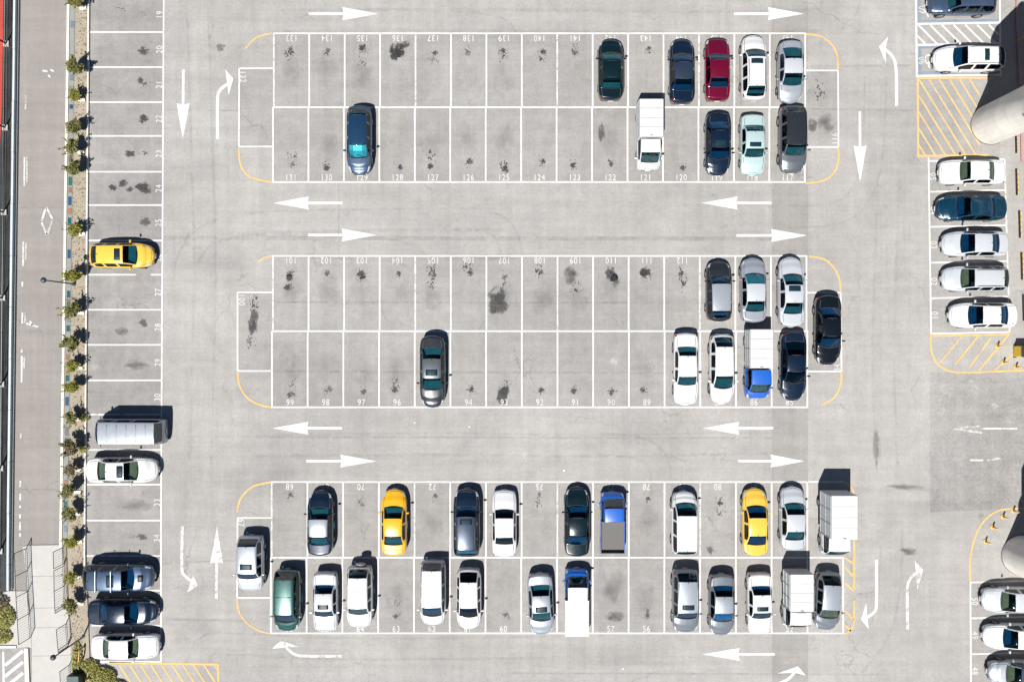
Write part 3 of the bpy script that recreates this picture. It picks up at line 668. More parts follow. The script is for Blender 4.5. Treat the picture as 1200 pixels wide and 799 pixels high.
def railing(label, pts, h, gaps=()):
    o = empty('handrail', P(*pts[0], .05), 0, label, 'railing'); l0 = o.location
    def Lc(p, z): q = P(*p); return (q[0] - l0.x, q[1] - l0.y, z)
    for i in range(len(pts) - 1):
        a, b = pts[i], pts[i + 1]
        if i in gaps: continue
        for z in (.12, h): mk('rail', *tube([Lc(a, z), Lc(b, z)], .028 if z > .5 else .02, 6), M['rail'], o)
        for p in (a, b): mk('post', *tube([Lc(p, 0), Lc(p, h)], .03, 6), M['rail'], o)
        L = (Vector(a) - Vector(b)).length; n = max(2, int(L / 2.6))
        for k in range(1, n):
            t = k / n; p = (a[0] + (b[0] - a[0]) * t, a[1] + (b[1] - a[1]) * t)
            mk('picket', *tube([Lc(p, .12), Lc(p, h)], .011, 5), M['rail_pale' if h > 1.25 else 'rail'], o)
railing('tall picketed steel handrail on the bush side of the footpath', [(31.5, 642), (32.5, 668), (33.5, 692), (35, 718), (36.5, 746)], 1.35)
railing('steel handrail in short bays on the planter side of the footpath', [(74.5, 641), (75, 660), (75.2, 662.5), (75.5, 686), (76.5, 708), (76.8, 711), (78, 730), (80, 753), (80.3, 756), (82, 778), (85, 830)], 1.2, (1, 5, 8))

def lamp_post(px, py, h, label):
    o = empty('lamp_post', P(px, py, .1), 0, label, 'lamp post')
    mk('pole', *tube([(0, 0, 0), (0, 0, h * .5), (0, 0, h)], [.055, .048, .04], 10), M['lamp'], o, True)
    mk('base_plate', *tube([(0, 0, 0), (0, 0, .06)], .14, 10), M['lamp'], o)
    pr = [(.05, 0), (.17, .03), (.19, .12), (.15, .2), (.05, .24), (.012, .25)]
    V = []; F = []
    for r_, z in pr:
        for k in range(14): V.append((r_ * math.cos(k * math.pi / 7), r_ * math.sin(k * math.pi / 7), h + z))
    for i in range(len(pr) - 1):
        for k in range(14): F.append((i * 14 + k, i * 14 + (k + 1) % 14, (i + 1) * 14 + (k + 1) % 14, (i + 1) * 14 + k))
    F.append(tuple(range(14))[::-1]); F.append(tuple(range(len(V) - 14, len(V))))
    mk('lamp_head', V, F, M['lamp'], o, True)
    mk('diffuser', *tube([(0, 0, h - .05), (0, 0, h + .02)], [.10, .165], 12), M['lens'], o)
lamp_post(88, 333, 3.5, 'slim grey lamp post in the planter beside bay 27')
lamp_post(98.5, 745, 3.5, 'slim grey lamp post in the planter near the footpath handrail')
bx = tag(mk('utility_box', *box(-.42, .42, -.55, .55, 0, .75, .03), M['post']), 'dark green utility box beside the footpath handrail', 'utility box'); bx.location = P(93, 795, .1)
for x0, y0, x1, y1, lb in ((99, 757, 98, 771, 'short yellow pipe guard beside the lamp post'), (106, 792, 114, 800, 'yellow pipe guard by the wide bush')):
    a, b = Vector(P(x0, y0, .1)), Vector(P(x1, y1, .1)); o = empty('pipe_guard', a, 0, lb, 'pipe guard'); d = b - a
    mk('top_bar', *tube([(0, 0, .0), (0, 0, .45), d * .08 + Vector((0, 0, .55)), d * .92 + Vector((0, 0, .55)), d + Vector((0, 0, .45)), d], .05, 8), M['bollard'], o, True)

# ------------------------------------------------------------------ elevated viaduct piers on the right
via = empty('viaduct', P(1230, 400), 0, 'pale concrete viaduct on thick round piers along the right edge of the lot', 'viaduct'); vl = via.location
def VL(px, py): p = P(px, py); return (p[0] - vl.x, p[1] - vl.y)
for cx, cy in ((1161, 146), (1197, 650), (1125, -358), (1233, 1154)):
    c = VL(cx, cy); V = []; F = []; n = 40
    prof = [(1.40, 0), (1.40, .06), (1.40, 3), (1.42, 5.2), (1.7, 6.3)]
    for r_, z in prof:
        for k in range(n): V.append((c[0] + r_ * math.cos(k * 2 * math.pi / n), c[1] + r_ * math.sin(k * 2 * math.pi / n), z))
    for i in range(len(prof) - 1):
        for k in range(n): F.append((i * n + k, i * n + (k + 1) % n, (i + 1) * n + (k + 1) % n, (i + 1) * n + k))
    mk('pier_column', V, F, M['pier'], via, True)
    for zz in (1.25, 2.5, 3.75, 5.0): mk('formwork_joint', *tube([(c[0], c[1], zz), (c[0], c[1], zz + .03)], 1.408, 40, False), M['pier_joint'], via, True)
    cap = [VL(cx + dx, cy + dy) for dx, dy in ((-24, -46), (6, -76), (150, -76), (150, 76), (6, 60), (-24, 22))]
    mk('pier_cap', *prism(ccw(cap), 6.2, 7.7), M['pier'], via)
    mk('footing', *tube([(c[0], c[1], 0), (c[0], c[1], .05)], 1.43, 30), M['verge'], via)
mk('deck', *prism([VL(1208, 1500), VL(1400, 1500), VL(1400, -700), VL(1208, -700)], 7.72, 9.0), M['pier'], via)
mk('parapet', *prism([VL(1208, 1500), VL(1213, 1500), VL(1213, -700), VL(1208, -700)], 9.0, 9.9), M['pier'], via)

# wheel stops, bollards, conduit, bin
ws_v = [join(box(-.09, .09, -.95, .95, 0, .13, .02))]
for i, (px, y0, y1) in enumerate(((1190.5, 160, 180), (1191, 198, 229), (1194.5, 247, 279), (1197, 296, 328), (1199, 345, 376))):
    l = (y1 - y0) / S; o = empty('wheel_stop', P(px, (y0 + y1) / 2), R(1.5), 'low concrete wheel stop banded black and yellow behind the right-hand bays', 'wheel stop', 'wheel stops behind the right-hand bays')
    mk('bar', *box(-.07, .02, -l / 2, l / 2, 0, .14, .025), M['black'], o)
    n = 5
    for k in range(n):
        yy = -l / 2 + l * (k + .5) / n; mk('yellow_band', *box(.021, .11, yy - l / n * .36, yy + l / n * .36, .0, .12, .02), M['bollard'], o)
for i, (px, py, w_) in enumerate(((1168.5, 405.5, 'yellow hatching below bay 01'), (1175.5, 424.5, 'yellow hatching below bay 01'), (1190, 430, 'yellow hatching below bay 01'),
                       (1154.5, 634, 'yellow kerb curve by the lower pier'), (1163, 617, 'yellow kerb curve by the lower pier'), (1175, 605, 'yellow kerb curve by the lower pier'), (1187, 598, 'yellow kerb curve by the lower pier'))):
    o = empty('bollard', P(px, py), 0, 'short yellow bollard with pale top band on the ' + w_, 'bollard', 'bollards on the ' + w_)
    mk('post', *tube([(0, 0, 0), (0, 0, .30), (0, 0, .62), (0, 0, .66)], [.07, .06, .06, .03], 10), M['bollard'], o, True)
    mk('base', *tube([(0, 0, 0), (0, 0, .05), (0, 0, .08)], [.17, .16, .08], 12), M['bollard'], o)
    mk('reflective_band', *tube([(0, 0, .44), (0, 0, .55)], .064, 10), M['cream'], o)
o = empty('yellow_bin', P(1192, 411.5), 0, 'yellow bin with a dark lid on the hatching below bay 01', 'bin')
mk('body', *box(-.30, .42, -.38, .38, .04, .95, .05), M['bin'], o); mk('lid', *box(-.32, .44, -.40, .40, .953, 1.02, .03), M['black'], o)
for s_ in (-1, 1): mk('wheel', *tube([(-.2, s_ * .39, .09), (-.2, s_ * .45, .09)], .09, 10), M['black'], o)
o = mk('pipe_conduit', *tube([P(1190, -60, .07), P(1191.5, 40, .07), P(1195, 110, .07), P(1197, 190, .07)], .07, 8), M['pink'])
tag(o, 'dull pink pipe lying along the ground behind the blue accessible bays', 'pipe')
o = mk('rope', *tube([P(1183, 52, .3), P(1190, 49.5, .22), P(1200, 43.5, .4), P(1212, 40, .5)], .035, 6), M['bollard'])
tag(o, 'yellow rope strung over the pink pipe under the viaduct', 'rope')

# ------------------------------------------------------------------ vehicles
def car_paint(name, col, metal=0.0, rough=0.32, coat=0.6):
    b = NB(name); tc = b.n('TexCoord').outputs['Object']
    d = b.ramp(b.noise(tc, 2.2, 5, 0.6), [(0.35, 0.0), (0.75, 0.025)])
    c = b.mix(d, col, tuple(0.75 * q + 0.05 for q in col))
    r = b.math('ADD', b.math('MULTIPLY', b.noise(tc, 4, 4), 0.14), rough - 0.07)
    return b.set(Base_Color=c, Metallic=metal, Roughness=r, Coat_Weight=coat, Coat_Roughness=0.06)
PAINT = {k: car_paint('car_paint_' + k, *v) for k, v in {
    'white': ((0.52, 0.527, 0.535),), 'pearl': ((0.43, 0.455, 0.49), 0.15), 'silver': ((0.30, 0.33, 0.37), 0.35, 0.34), 'grey': ((0.10, 0.115, 0.13), 0.4, 0.34),
    'charcoal': ((0.022, 0.027, 0.033), 0.3, 0.28), 'black': ((0.003, 0.005, 0.007), 0.0, 0.18), 'navy': ((0.004, 0.013, 0.032), 0.25, 0.24), 'darkgreen': ((0.002, 0.012, 0.016), 0.2, 0.22), 'teal_navy': ((0.001, 0.030, 0.060), 0.25, 0.24),
    'steel_blue': ((0.04, 0.07, 0.125), 0.4, 0.32), 'blue_metal': ((0.010, 0.045, 0.10), 0.4, 0.28), 'crimson': ((0.115, 0.001, 0.018), 0.2, 0.26), 'mint': ((0.36, 0.47, 0.47), 0.15), 'yellow': ((0.66, 0.34, 0.008), 0.0, 0.28, 0.9), 'taxi': ((0.66, 0.41, 0.055), 0.0, 0.28, 0.9),
    'silver_dark': ((0.16, 0.18, 0.205), 0.35, 0.32), 'steel_dark': ((0.022, 0.038, 0.066), 0.35, 0.3), 'teal': ((0.006, 0.062, 0.056), 0.25, 0.3), 'truck_blue': ((0.010, 0.09, 0.40), 0.0, 0.35)}.items()}
def glass_mat(name, tint, refl=0.5):
    b = NB(name); tr = b.n('BsdfTransparent'); tr.inputs[0].default_value = (*tint, 1)
    gl = b.n('BsdfGlossy'); gl.inputs['Roughness'].default_value = 0.03; gl.inputs['Color'].default_value = (0.9, 0.95, 1, 1)
    fr = b.n('Fresnel'); fr.inputs[0].default_value = 1.5
    ms = b.n('MixShader'); b.l(b.math('MINIMUM', b.math('MULTIPLY', fr.outputs[0], refl), 0.22 * refl), ms.inputs[0]); b.l(tr.outputs[0], ms.inputs[1]); b.l(gl.outputs[0], ms.inputs[2])
    b.l(ms.outputs[0], b.out.inputs['Surface']); return b.m
M['glass'] = glass_mat('teal_tinted_glass', (0.19, 0.52, 0.58)); M['glass_blue'] = glass_mat('blue_tinted_glass', (0.08, 0.34, 0.56)); M['glass_olive'] = glass_mat('olive_tinted_glass', (0.55, 0.66, 0.52)); M['glass_dark'] = glass_mat('dark_tinted_glass', (0.05, 0.14, 0.20), 0.35)
M['tyre'] = plain('tyre_rubber', (0.018, 0.018, 0.02), 0.8); M['rim'] = plain('alloy_rim', (0.45, 0.46, 0.48), 0.35, 0.8)
M['trim'] = plain('black_trim', (0.012, 0.013, 0.015), 0.5); M['gap'] = plain('panel_gap', (0.05, 0.05, 0.052), 0.8)
M['headlamp'] = plain('headlamp_lens', (0.50, 0.55, 0.60), 0.12, 0.2); M['taillamp'] = plain('tail_lamp_lens', (0.20, 0.006, 0.014), 0.15)
M['taillit'] = plain('lit_tail_lamp', (0.6, 0.02, 0.03), 0.2, Emission_Color=(1, 0.03, 0.05), Emission_Strength=2.0)
M['plate'] = plain('number_plate', (0.7, 0.7, 0.68), 0.5); M['seat'] = plain('seat_fabric', (0.10, 0.10, 0.105), 0.85, 0, 0.3); M['seat_beige'] = plain('beige_leather', (0.30, 0.25, 0.18), 0.6)
M['dash'] = plain('dashboard', (0.13, 0.135, 0.14), 0.7, 0, 0.4, 3); M['sunshade'] = plain('silver_sunshade', (0.60, 0.64, 0.66), 0.35, 0.4, 0.35, 8)
M['bed'] = plain('grey_load_bed', (0.085, 0.083, 0.08), 0.6, 0.1, 0.15, 12); M['tarp'] = plain('white_load_cover', (0.47, 0.465, 0.45), 0.6, 0, 0.12, 2.0); M['boxwhite'] = plain('white_box_panel', (0.49, 0.49, 0.485), 0.5, 0, 0.14, 1.5); M['boxtrim'] = plain('box_edge_trim', (0.24, 0.25, 0.26), 0.4, 0.3)

def lerp(a, b, t): return a + (b - a) * t
def keyed(keys, f):
    if f <= keys[0][0]: return keys[0][1]
    for (a, va), (b, vb) in zip(keys, keys[1:]):
        if f <= b: return lerp(va, vb, (f - a) / (b - a))
    return keys[-1][1]
BASE = dict(L=4.55, W=1.76, H=1.45, c=.262, rf=.412, rr=.675, dk=.825, hn=.73, hc=.95, hd=1.02, ratio=.72, wr=.315, fw=.185, rw=.79, front=.31, rear=.24, Rf=1.15, Rr=.85, bow=.21, rbow=.15, wheels=2, nose=.06, glass_back=True, arc=.05, pil=(.50,), sil=.22, tail=.30)
MODELS = {
    'sedan': {}, 'sedan_long': dict(L=4.8, c=.265, rf=.41, rr=.66, dk=.81, hd=1.0, H=1.46, front=.33),
    'sedan_box': dict(L=4.45, W=1.70, c=.29, rf=.40, rr=.68, dk=.80, H=1.40, ratio=.76, front=.20, Rf=.8, rear=.16, bow=.13, rbow=.09, hn=.76, hd=.98),
    'coupe': dict(L=4.5, c=.28, rf=.43, rr=.66, dk=.86, H=1.40, front=.35),
    'hatch': dict(L=4.15, W=1.73, H=1.52, c=.24, rf=.40, rr=.82, dk=.955, hd=1.0, hn=.78, hc=1.0, pil=(.50, .72), rear=.22, tail=.2, rbow=.11),
    'wagon': dict(L=4.6, H=1.52, c=.26, rf=.39, rr=.84, dk=.96, hd=1.0, pil=(.50, .70), tail=.2),
    'suv': dict(L=4.5, W=1.82, H=1.72, c=.25, rf=.37, rr=.86, dk=.965, hd=1.12, hn=.92, hc=1.12, ratio=.76, pil=(.48, .70), wr=.35, sil=.32, front=.23, rear=.15, tail=.2, nose=.045, bow=.17, rbow=.09),
    'mpv': dict(L=4.6, W=1.78, H=1.76, c=.17, rf=.33, rr=.90, dk=.978, hd=1.05, hn=.86, hc=1.06, ratio=.78, pil=(.42, .66), front=.27, rear=.14, tail=.2, arc=.04, rbow=.08),
    'van': dict(L=4.75, W=1.76, H=1.98, c=.055, rf=.165, rr=.955, dk=.988, hd=1.10, hn=.95, hc=1.12, ratio=.86, pil=(.34, .60), front=.13, Rf=.5, bow=.10, nose=.02, fw=.16, rw=.80, tail=.15, arc=.03, rear=.08, rbow=.05),
    'cab': dict(L=1.85, W=1.62, H=1.85, c=.22, rf=.50, rr=.965, dk=.996, hd=1.05, hn=.86, hc=1.08, ratio=.84, pil=(), front=.14, Rf=.4, bow=.08, nose=.05, fw=.55, wheels=1, tail=.1, arc=.02, rear=.02, Rr=.2, glass_back=False, wr=.28, rbow=0),
    'cab_flat': dict(L=1.45, W=1.66, H=1.95, c=.07, rf=.36, rr=.965, dk=.996, hd=1.1, hn=1.0, hc=1.12, ratio=.88, pil=(), front=.08, Rf=.3, bow=.06, nose=.03, fw=.6, wheels=1, tail=.1, arc=.02, rear=.02, Rr=.2, glass_back=False, wr=.30, rbow=0),
}
def ramp_T(m, f):
    if f <= m['c'] or f >= m['dk']: return 0.0
    if f < m['rf']: t = (f - m['c']) / (m['rf'] - m['c'])
    elif f > m['rr']: t = (m['dk'] - f) / (m['dk'] - m['rr'])
    else: return 1.0
    return 1 - (1 - t) ** 1.25
class Shape:
    def __init__(s, m): s.m = m
    def half(s, f):
        m = s.m; L = m['L']; W = m['W'] / 2
        df, dr = f * L, (1 - f) * L
        def rnd_(d, Rr, k):
            if d >= Rr: return 1.0
            t = 1 - d / Rr; return 1 - k * (1 - math.sqrt(max(0, 1 - t * t))) - k * .12 * t * t
        w = W * rnd_(df, m['Rf'], m['front']) * rnd_(dr, m['Rr'], m['rear'])
        n = m['nose']
        Zc = keyed([(0, .50), (.004, .58), (.012, m['hn'] - .10), (n * .6 + .012, m['hn'] - .02), (n + .03, m['hn'] + .02)] + ([(m['c'] * .6, lerp(m['hn'], m['hc'], .68))] if m['c'] > .15 else []) + [(m['c'] if m['c'] > n + .03 else n + .035, m['hc']), (m['dk'], m['hd']), (max(.962, m['dk'] + .001), m['hd'] - .015), (max(.987, m['dk'] + .003), m['hd'] - .08), (1, m['hd'] - m['tail'] - .05)], f)
        T = ramp_T(m, f); t = (f - m['rf']) / (m['rr'] - m['rf'])
        Zr = m['H'] - .05 - m['arc'] * (2 * max(0, min(1, t)) - 1) ** 2
        zs = Zc - .085
        yT = lerp(.80 * w, m['ratio'] * W * (1 - .04 * max(0, min(1, t))), T); zT = lerp(Zc - .035, Zr, T); cr = lerp(.035, .05, T)
        y5, z5 = .925 * w, zs + .03
        z0 = m['sil']; pts = [(.90 * w, z0), (.97 * w, z0 + .10), (1.0 * w, z0 + (zs - z0) * .55), (.99 * w, zs - .08), (.955 * w, zs), (y5, z5),
               (lerp(y5, yT, .5) + .012 * T, lerp(z5, zT, .5)), (lerp(y5, yT, .9) + .004 * T, lerp(z5, zT, .9)), (yT, zT)]
        for k in (.93, .70, .44, .2, 0): pts.append((yT * k, zT + .012 * T + cr * (1 - k * k) + (.012 if T == 0 and k == .70 and f < m['c'] else 0)))
        # wheel arches
        x = L / 2 - df; r_ = m['wr'] + .045
        for fx in (m['fw'], m['rw'])[:m['wheels']]:
            d = abs(x - (L / 2 - fx * L))
            if d < r_:
                za = m['wr'] + math.sqrt(r_ * r_ - d * d)
                for q in range(4):
                    y, z = pts[q]; pts[q] = (y, max(z, za - (3 - q) * .006 if za > z else z))
        A = keyed([(0, m['bow']), (m['c'], m['bow'] * 1.05), (m['rf'], .07), (lerp(m['rf'], m['rr'], .5), 0), (m['rr'], -.35 * m['rbow']), (m['dk'], -.85 * m['rbow']), (1, -m['rbow'])], f)
        return x, pts, A, max(w, .01)
    def pt(s, f, j):
        x, pts, A, w = s.half(f); y, z = pts[j]; return (x + A * (1 - (y / w) ** 2), y, z)
    def top(s, f, y):
        x, pts, A, w = s.half(f); yT, zT = pts[8]; cz = pts[13][1]; k = min(1, abs(y) / max(yT, .01))
        return (x + A * (1 - (y / w) ** 2), y, cz - (cz - zT) * k * k)
def strips(S_, runs, wd=.012, dz=.004):
    V = []; F = []
    for run in runs:
        ps = [Vector(p) for p in run]; n = len(ps); b = len(V)
        for i, p in enumerate(ps):
            d = (ps[min(i + 1, n - 1)] - ps[max(i - 1, 0)]); u = Vector((-d.y, d.x, 0)).normalized() * wd / 2
            V += [tuple(p + u + Vector((0, 0, dz))), tuple(p - u + Vector((0, 0, dz)))]
        F += [(b + 2 * i, b + 2 * i + 1, b + 2 * i + 3, b + 2 * i + 2) for i in range(n - 1)]
    return V, F
def wheel_meshes(r, wd=.19):
    n = 22; V = []; F = []
    prof = [(r * .64, -wd / 2), (r * .9, -wd / 2 - .008), (r, -wd / 2 + .03), (r, wd / 2 - .03), (r * .9, wd / 2 + .008), (r * .64, wd / 2)]
    for a, y in prof:
        for k in range(n): V.append((a * math.cos(k * 2 * math.pi / n), y, a * math.sin(k * 2 * math.pi / n)))
    for i in range(len(prof) - 1):
        for k in range(n): F.append((i * n + k, i * n + (k + 1) % n, (i + 1) * n + (k + 1) % n, (i + 1) * n + k))
    ty = mesh('tyre', V, F); ty.materials.append(M['tyre'])
    V = []; F = []
    for s_ in (-1, 1):
        b = len(V)
        for a, y in ((r * .65, s_ * wd / 2 * .9), (r * .55, s_ * wd / 2 * .7), (r * .18, s_ * wd / 2 * .85)):
            for k in range(n): V.append((a * math.cos(k * 2 * math.pi / n), y, a * math.sin(k * 2 * math.pi / n)))
        for i in range(2):
            for k in range(n):
                if i == 1 and k % 4 == 1: continue
                F.append((b + i * n + k, b + i * n + (k + 1) % n, b + (i + 1) * n + (k + 1) % n, b + (i + 1) * n + k))
        F.append(tuple(b + 2 * n + k for k in range(n)))
    rm = mesh('wheel', V, F); rm.materials.append(M['rim'])
    return ty, rm
WM = {}
CACHE = {}
def build_model(kind):
    """list of (name, mesh, material key, location, [children])"""
    m = dict(BASE); m.update(MODELS[kind]); Sp = Shape(m)
    hl = (.012, .012 + .07 * 4.5 / m['L'] * (1 if m['L'] > 3 else .6)); tl = (.958 if m['dk'] < .9 else m['dk'] - .022, .988)
    fs, fe = lerp(m['c'], m['rf'], .28), lerp(m['rr'], m['dk'], .50)
    keys = {0, .004, hl[0], hl[1], .03, m['c'], m['rf'], m['rr'], m['dk'], tl[0], tl[1], fs, fe, 1.0}
    pw = .018 * 4.5 / m['L']
    for p in m['pil']: keys |= {p - pw, p + pw}
    for k in range(1, 60): keys.add(k / 60)
    ks = sorted(keys); hard = {0, m['c'], m['rf'], m['rr'], m['dk'], fs, fe, hl[1], tl[0], 1.0, .004, hl[0]} | {p + s_ * pw for p in m['pil'] for s_ in (-1, 1)}
    fsn = [ks[0]]
    for k in ks[1:]:
        if k - fsn[-1] < .0035:
            if k in hard and fsn[-1] not in hard: fsn[-1] = k
            elif k in hard: fsn.append(k)
        else: fsn.append(k)
    NC = 27; V = []
    for f in fsn:
        x, pts, A, w_ = Sp.half(f); row = []
        for j in range(14):
            y, z = pts[j]; row.append((x + A * (1 - min(1, (y / w_) ** 2)), y, z))
        row += [(a, -b, c) for a, b, c in row[12::-1]]
        V += row
    parts = {}
    for i in range(len(fsn) - 1):
        f = (fsn[i] + fsn[i + 1]) / 2
        for j in range(NC - 1):
            h = j if j < 13 else 25 - j; sd_ = 0 if j < 13 else 1
            name = 'body'
            if h >= 9:
                if f < m['c']: name = 'hood' if f > .03 and m['c'] > .12 else 'body'
                elif f < m['rf']: name = 'windshield'
                elif f < m['rr']: name = 'roof'
                elif f < m['dk']: name = 'rear_window' if m['glass_back'] else 'body'
                elif m['dk'] < .9: name = 'trunk_lid' if f < .975 else 'body'
            elif h == 8 and .03 < f < m['c'] and m['c'] > .12: name = 'hood'
            elif h in (7, 8) and m['rf'] < f < m['rr']: name = 'roof'
            if h in (5, 6) and fs < f < fe and not any(abs(f - p) < pw for p in m['pil']):
                seg = sum(f > p for p in m['pil']); name = f'side_window|{sd_}{seg}'
            if hl[0] < f < hl[1] and h in (4, 5, 6, 7): name = f'headlight|{sd_}'
            if tl[0] < f < tl[1] and h in ((3, 4, 5) if m['dk'] < .9 else (3, 4)) and m['wheels'] == 2: name = f'taillight|{sd_}'
            a = i * NC + j; parts.setdefault(name, []).append((a, a + 1, a + NC + 1, a + NC))
    parts['body'].append(tuple(range(NC - 1, -1, -1))); nl = (len(fsn) - 1) * NC; parts['body'].append(tuple(range(nl, nl + NC)))
    mk_ = {'body': 'paint', 'hood': 'paint', 'trunk_lid': 'paint', 'roof': 'roofpaint', 'windshield': 'glass', 'rear_window': 'glass', 'side_window': 'glass_dark', 'headlight': 'headlamp', 'taillight': 'tail'}
    out = []
    def add(name, vf, mat, loc=(0, 0, 0), ch=(), smooth=False):
        me = mesh(name, *vf) if isinstance(vf, tuple) else vf
        if smooth: me.polygons.foreach_set('use_smooth', [True] * len(me.polygons))
        if not me.materials: me.materials.append(M.get(mat))
        e = [name, me, mat, loc, list(ch)]; out.append(e); return e
    for pn, fc in parts.items():
        used = sorted({q for f in fc for q in f}); mp = {q: i for i, q in enumerate(used)}
        n = pn.split('|')[0]; add(n, ([V[q] for q in used], [tuple(mp[q] for q in f) for f in fc]), mk_[n], smooth=True)
    L, W = m['L'], m['W'] / 2
    # dark rubber surround lines and panel gaps
    runs = []
    for s_ in (1, -1):
        fl = lambda a, b, j, n=8: [(p[0], p[1] * s_, p[2]) for p in (Sp.pt(lerp(a, b, k / n), j) for k in range(n + 1))]
        if m['c'] > .12: runs.append(fl(.035, m['c'] - .004, 8))
        if m['dk'] < .9: runs.append(fl(m['dk'] + .01, .972, 9, 4))
    if m['c'] > .12: runs.append([Sp.top(.033, y * W) for y in (-.62, -.4, -.2, 0, .2, .4, .62)])
    runs.append([Sp.top(m['c'] + .002, y * W) for y in (-.74, -.5, -.25, 0, .25, .5, .74)])
    if m['glass_back']: runs.append([Sp.top(m['dk'] - .003, y * W) for y in (-.72, -.4, 0, .4, .72)])
    for ff in (m['rf'], m['rr']): runs.append([Sp.top(ff, y * W) for y in (-.6, -.3, 0, .3, .6)])
    for rn in runs: add('panel_gap', strips(Sp, [rn], .03), 'gap')
    for s_ in (1, -1):      # wipers
        a = Sp.top(m['c'] + .004, .1 + s_ * .32); b = Sp.top(lerp(m['c'], m['rf'], .25), s_ * .32 - .42)
        add('wiper', tube([(a[0], a[1], a[2] + .015), (b[0], b[1], b[2] + .02)], .012, 4), 'trim')
    # mirrors
    fm = lerp(m['c'], m['rf'], .42); x, pts, A, w_ = Sp.half(fm)
    mv, mf = box(-.07, .05, -.09, .11, -.07, .07, .03)
    for s_ in (1, -1):
        y0 = pts[5][0]; V2 = [(p[0], p[1] * s_, p[2]) for p in mv]; F2 = mf if s_ > 0 else [q[::-1] for q in mf]
        add('mirror', (V2, F2), 'paint', (x, s_ * (y0 + .14), pts[5][1] + .08), smooth=False)
    # cabin
    xa, xb = L / 2 - m['c'] * L, L / 2 - lerp(m['rr'], m['dk'], .8) * L
    z0 = m['sil']; add('floor_pan', box(-L / 2 + .25, L / 2 - .25, -W * .86, W * .86, z0 + .01, z0 + .07), 'trim')
    xd = L / 2 - m['c'] * L
    add('dashboard', box(xd - .50, xd + .12, -W * .80, W * .80, m['hc'] - .32, m['hc'] - .07, .06), 'dash')
    add('steering_wheel', tube([(xd - .62 + .06 * math.sin(t), W * .42 + .17 * math.cos(t), m['hc'] - .12 + .16 * math.sin(t)) for t in [k * math.pi / 6 for k in range(13)]], .016, 5, False), 'trim')
    xs = L / 2 - m['rf'] * L - (.55 if m['wheels'] == 2 else .25); zc = m['hc'] - .50
    def seat(cx, cy, wd):
        return join(box(cx - .28, cx + .26, cy - wd, cy + wd, zc - .05, zc + .1, .04), box(cx - .42, cx - .26, cy - wd, cy + wd, zc + .05, min(zc + .62, m['H'] - .30), .05), box(cx - .40, cx - .30, cy - min(.13, wd), cy + min(.13, wd), min(zc + .60, m['H'] - .32), min(zc + .8, m['H'] - .14), .03))
    for s_ in (1, -1): add('seat', seat(xs, s_ * W * .43, .25), 'seatmat')
    if m['wheels'] == 2:
        xr_ = xs - .95
        while xr_ > xb + .35:
            add('rear_seat', seat(xr_, 0, W * .70), 'seatmat'); xr_ -= .95
        add('parcel_shelf', box(-L / 2 + .35, xb + .30, -W * .72, W * .72, m['hd'] - .20, m['hd'] - .13, .01), 'dash')
    add('number_plate', box(L / 2 + m['bow'] - .008, L / 2 + m['bow'] + .012, -.17, .17, .36, .45), 'plate')
    add('number_plate', box(-L / 2 - m['rbow'] - .012, -L / 2 - m['rbow'] + .004, -.17, .17, .5, .60), 'plate')
    add('grille', box(L / 2 + m['bow'] * .78 - .02, L / 2 + m['bow'] * .78 + .006, -.42, .42, .40, .50), 'trim')
    if m['wr'] not in WM: WM[m['wr']] = wheel_meshes(m['wr'])
    ty, rm = WM[m['wr']]
    for fx in (m['fw'], m['rw'])[:m['wheels']]:
        for s_ in (1, -1): add('wheel', rm, None, (L / 2 - fx * L, s_ * (W - .115), m['wr']), [('tyre', ty, None, (0, 0, 0))])
    return m, Sp, out
def get_model(kind):
    if kind not in CACHE: CACHE[kind] = build_model(kind)
    return CACHE[kind]
def put(parts, root, mats, off=(0, 0, 0)):
    for n, me, mat, loc, ch in parts:
        o = bpy.data.objects.new(n, me); C.objects.link(o); o.parent = root; o.location = (loc[0] + off[0], loc[1] + off[1], loc[2] + off[2])
        if mat in mats: o.material_slots[0].link = 'OBJECT'; o.material_slots[0].material = mats[mat]
        for cn, cme, cm, cl in ch:
            c = bpy.data.objects.new(cn, cme); C.objects.link(c); c.parent = o; c.location = cl
HD = {'N': 90, 'S': -90, 'E': 0, 'W': 180}
SUNR = {}
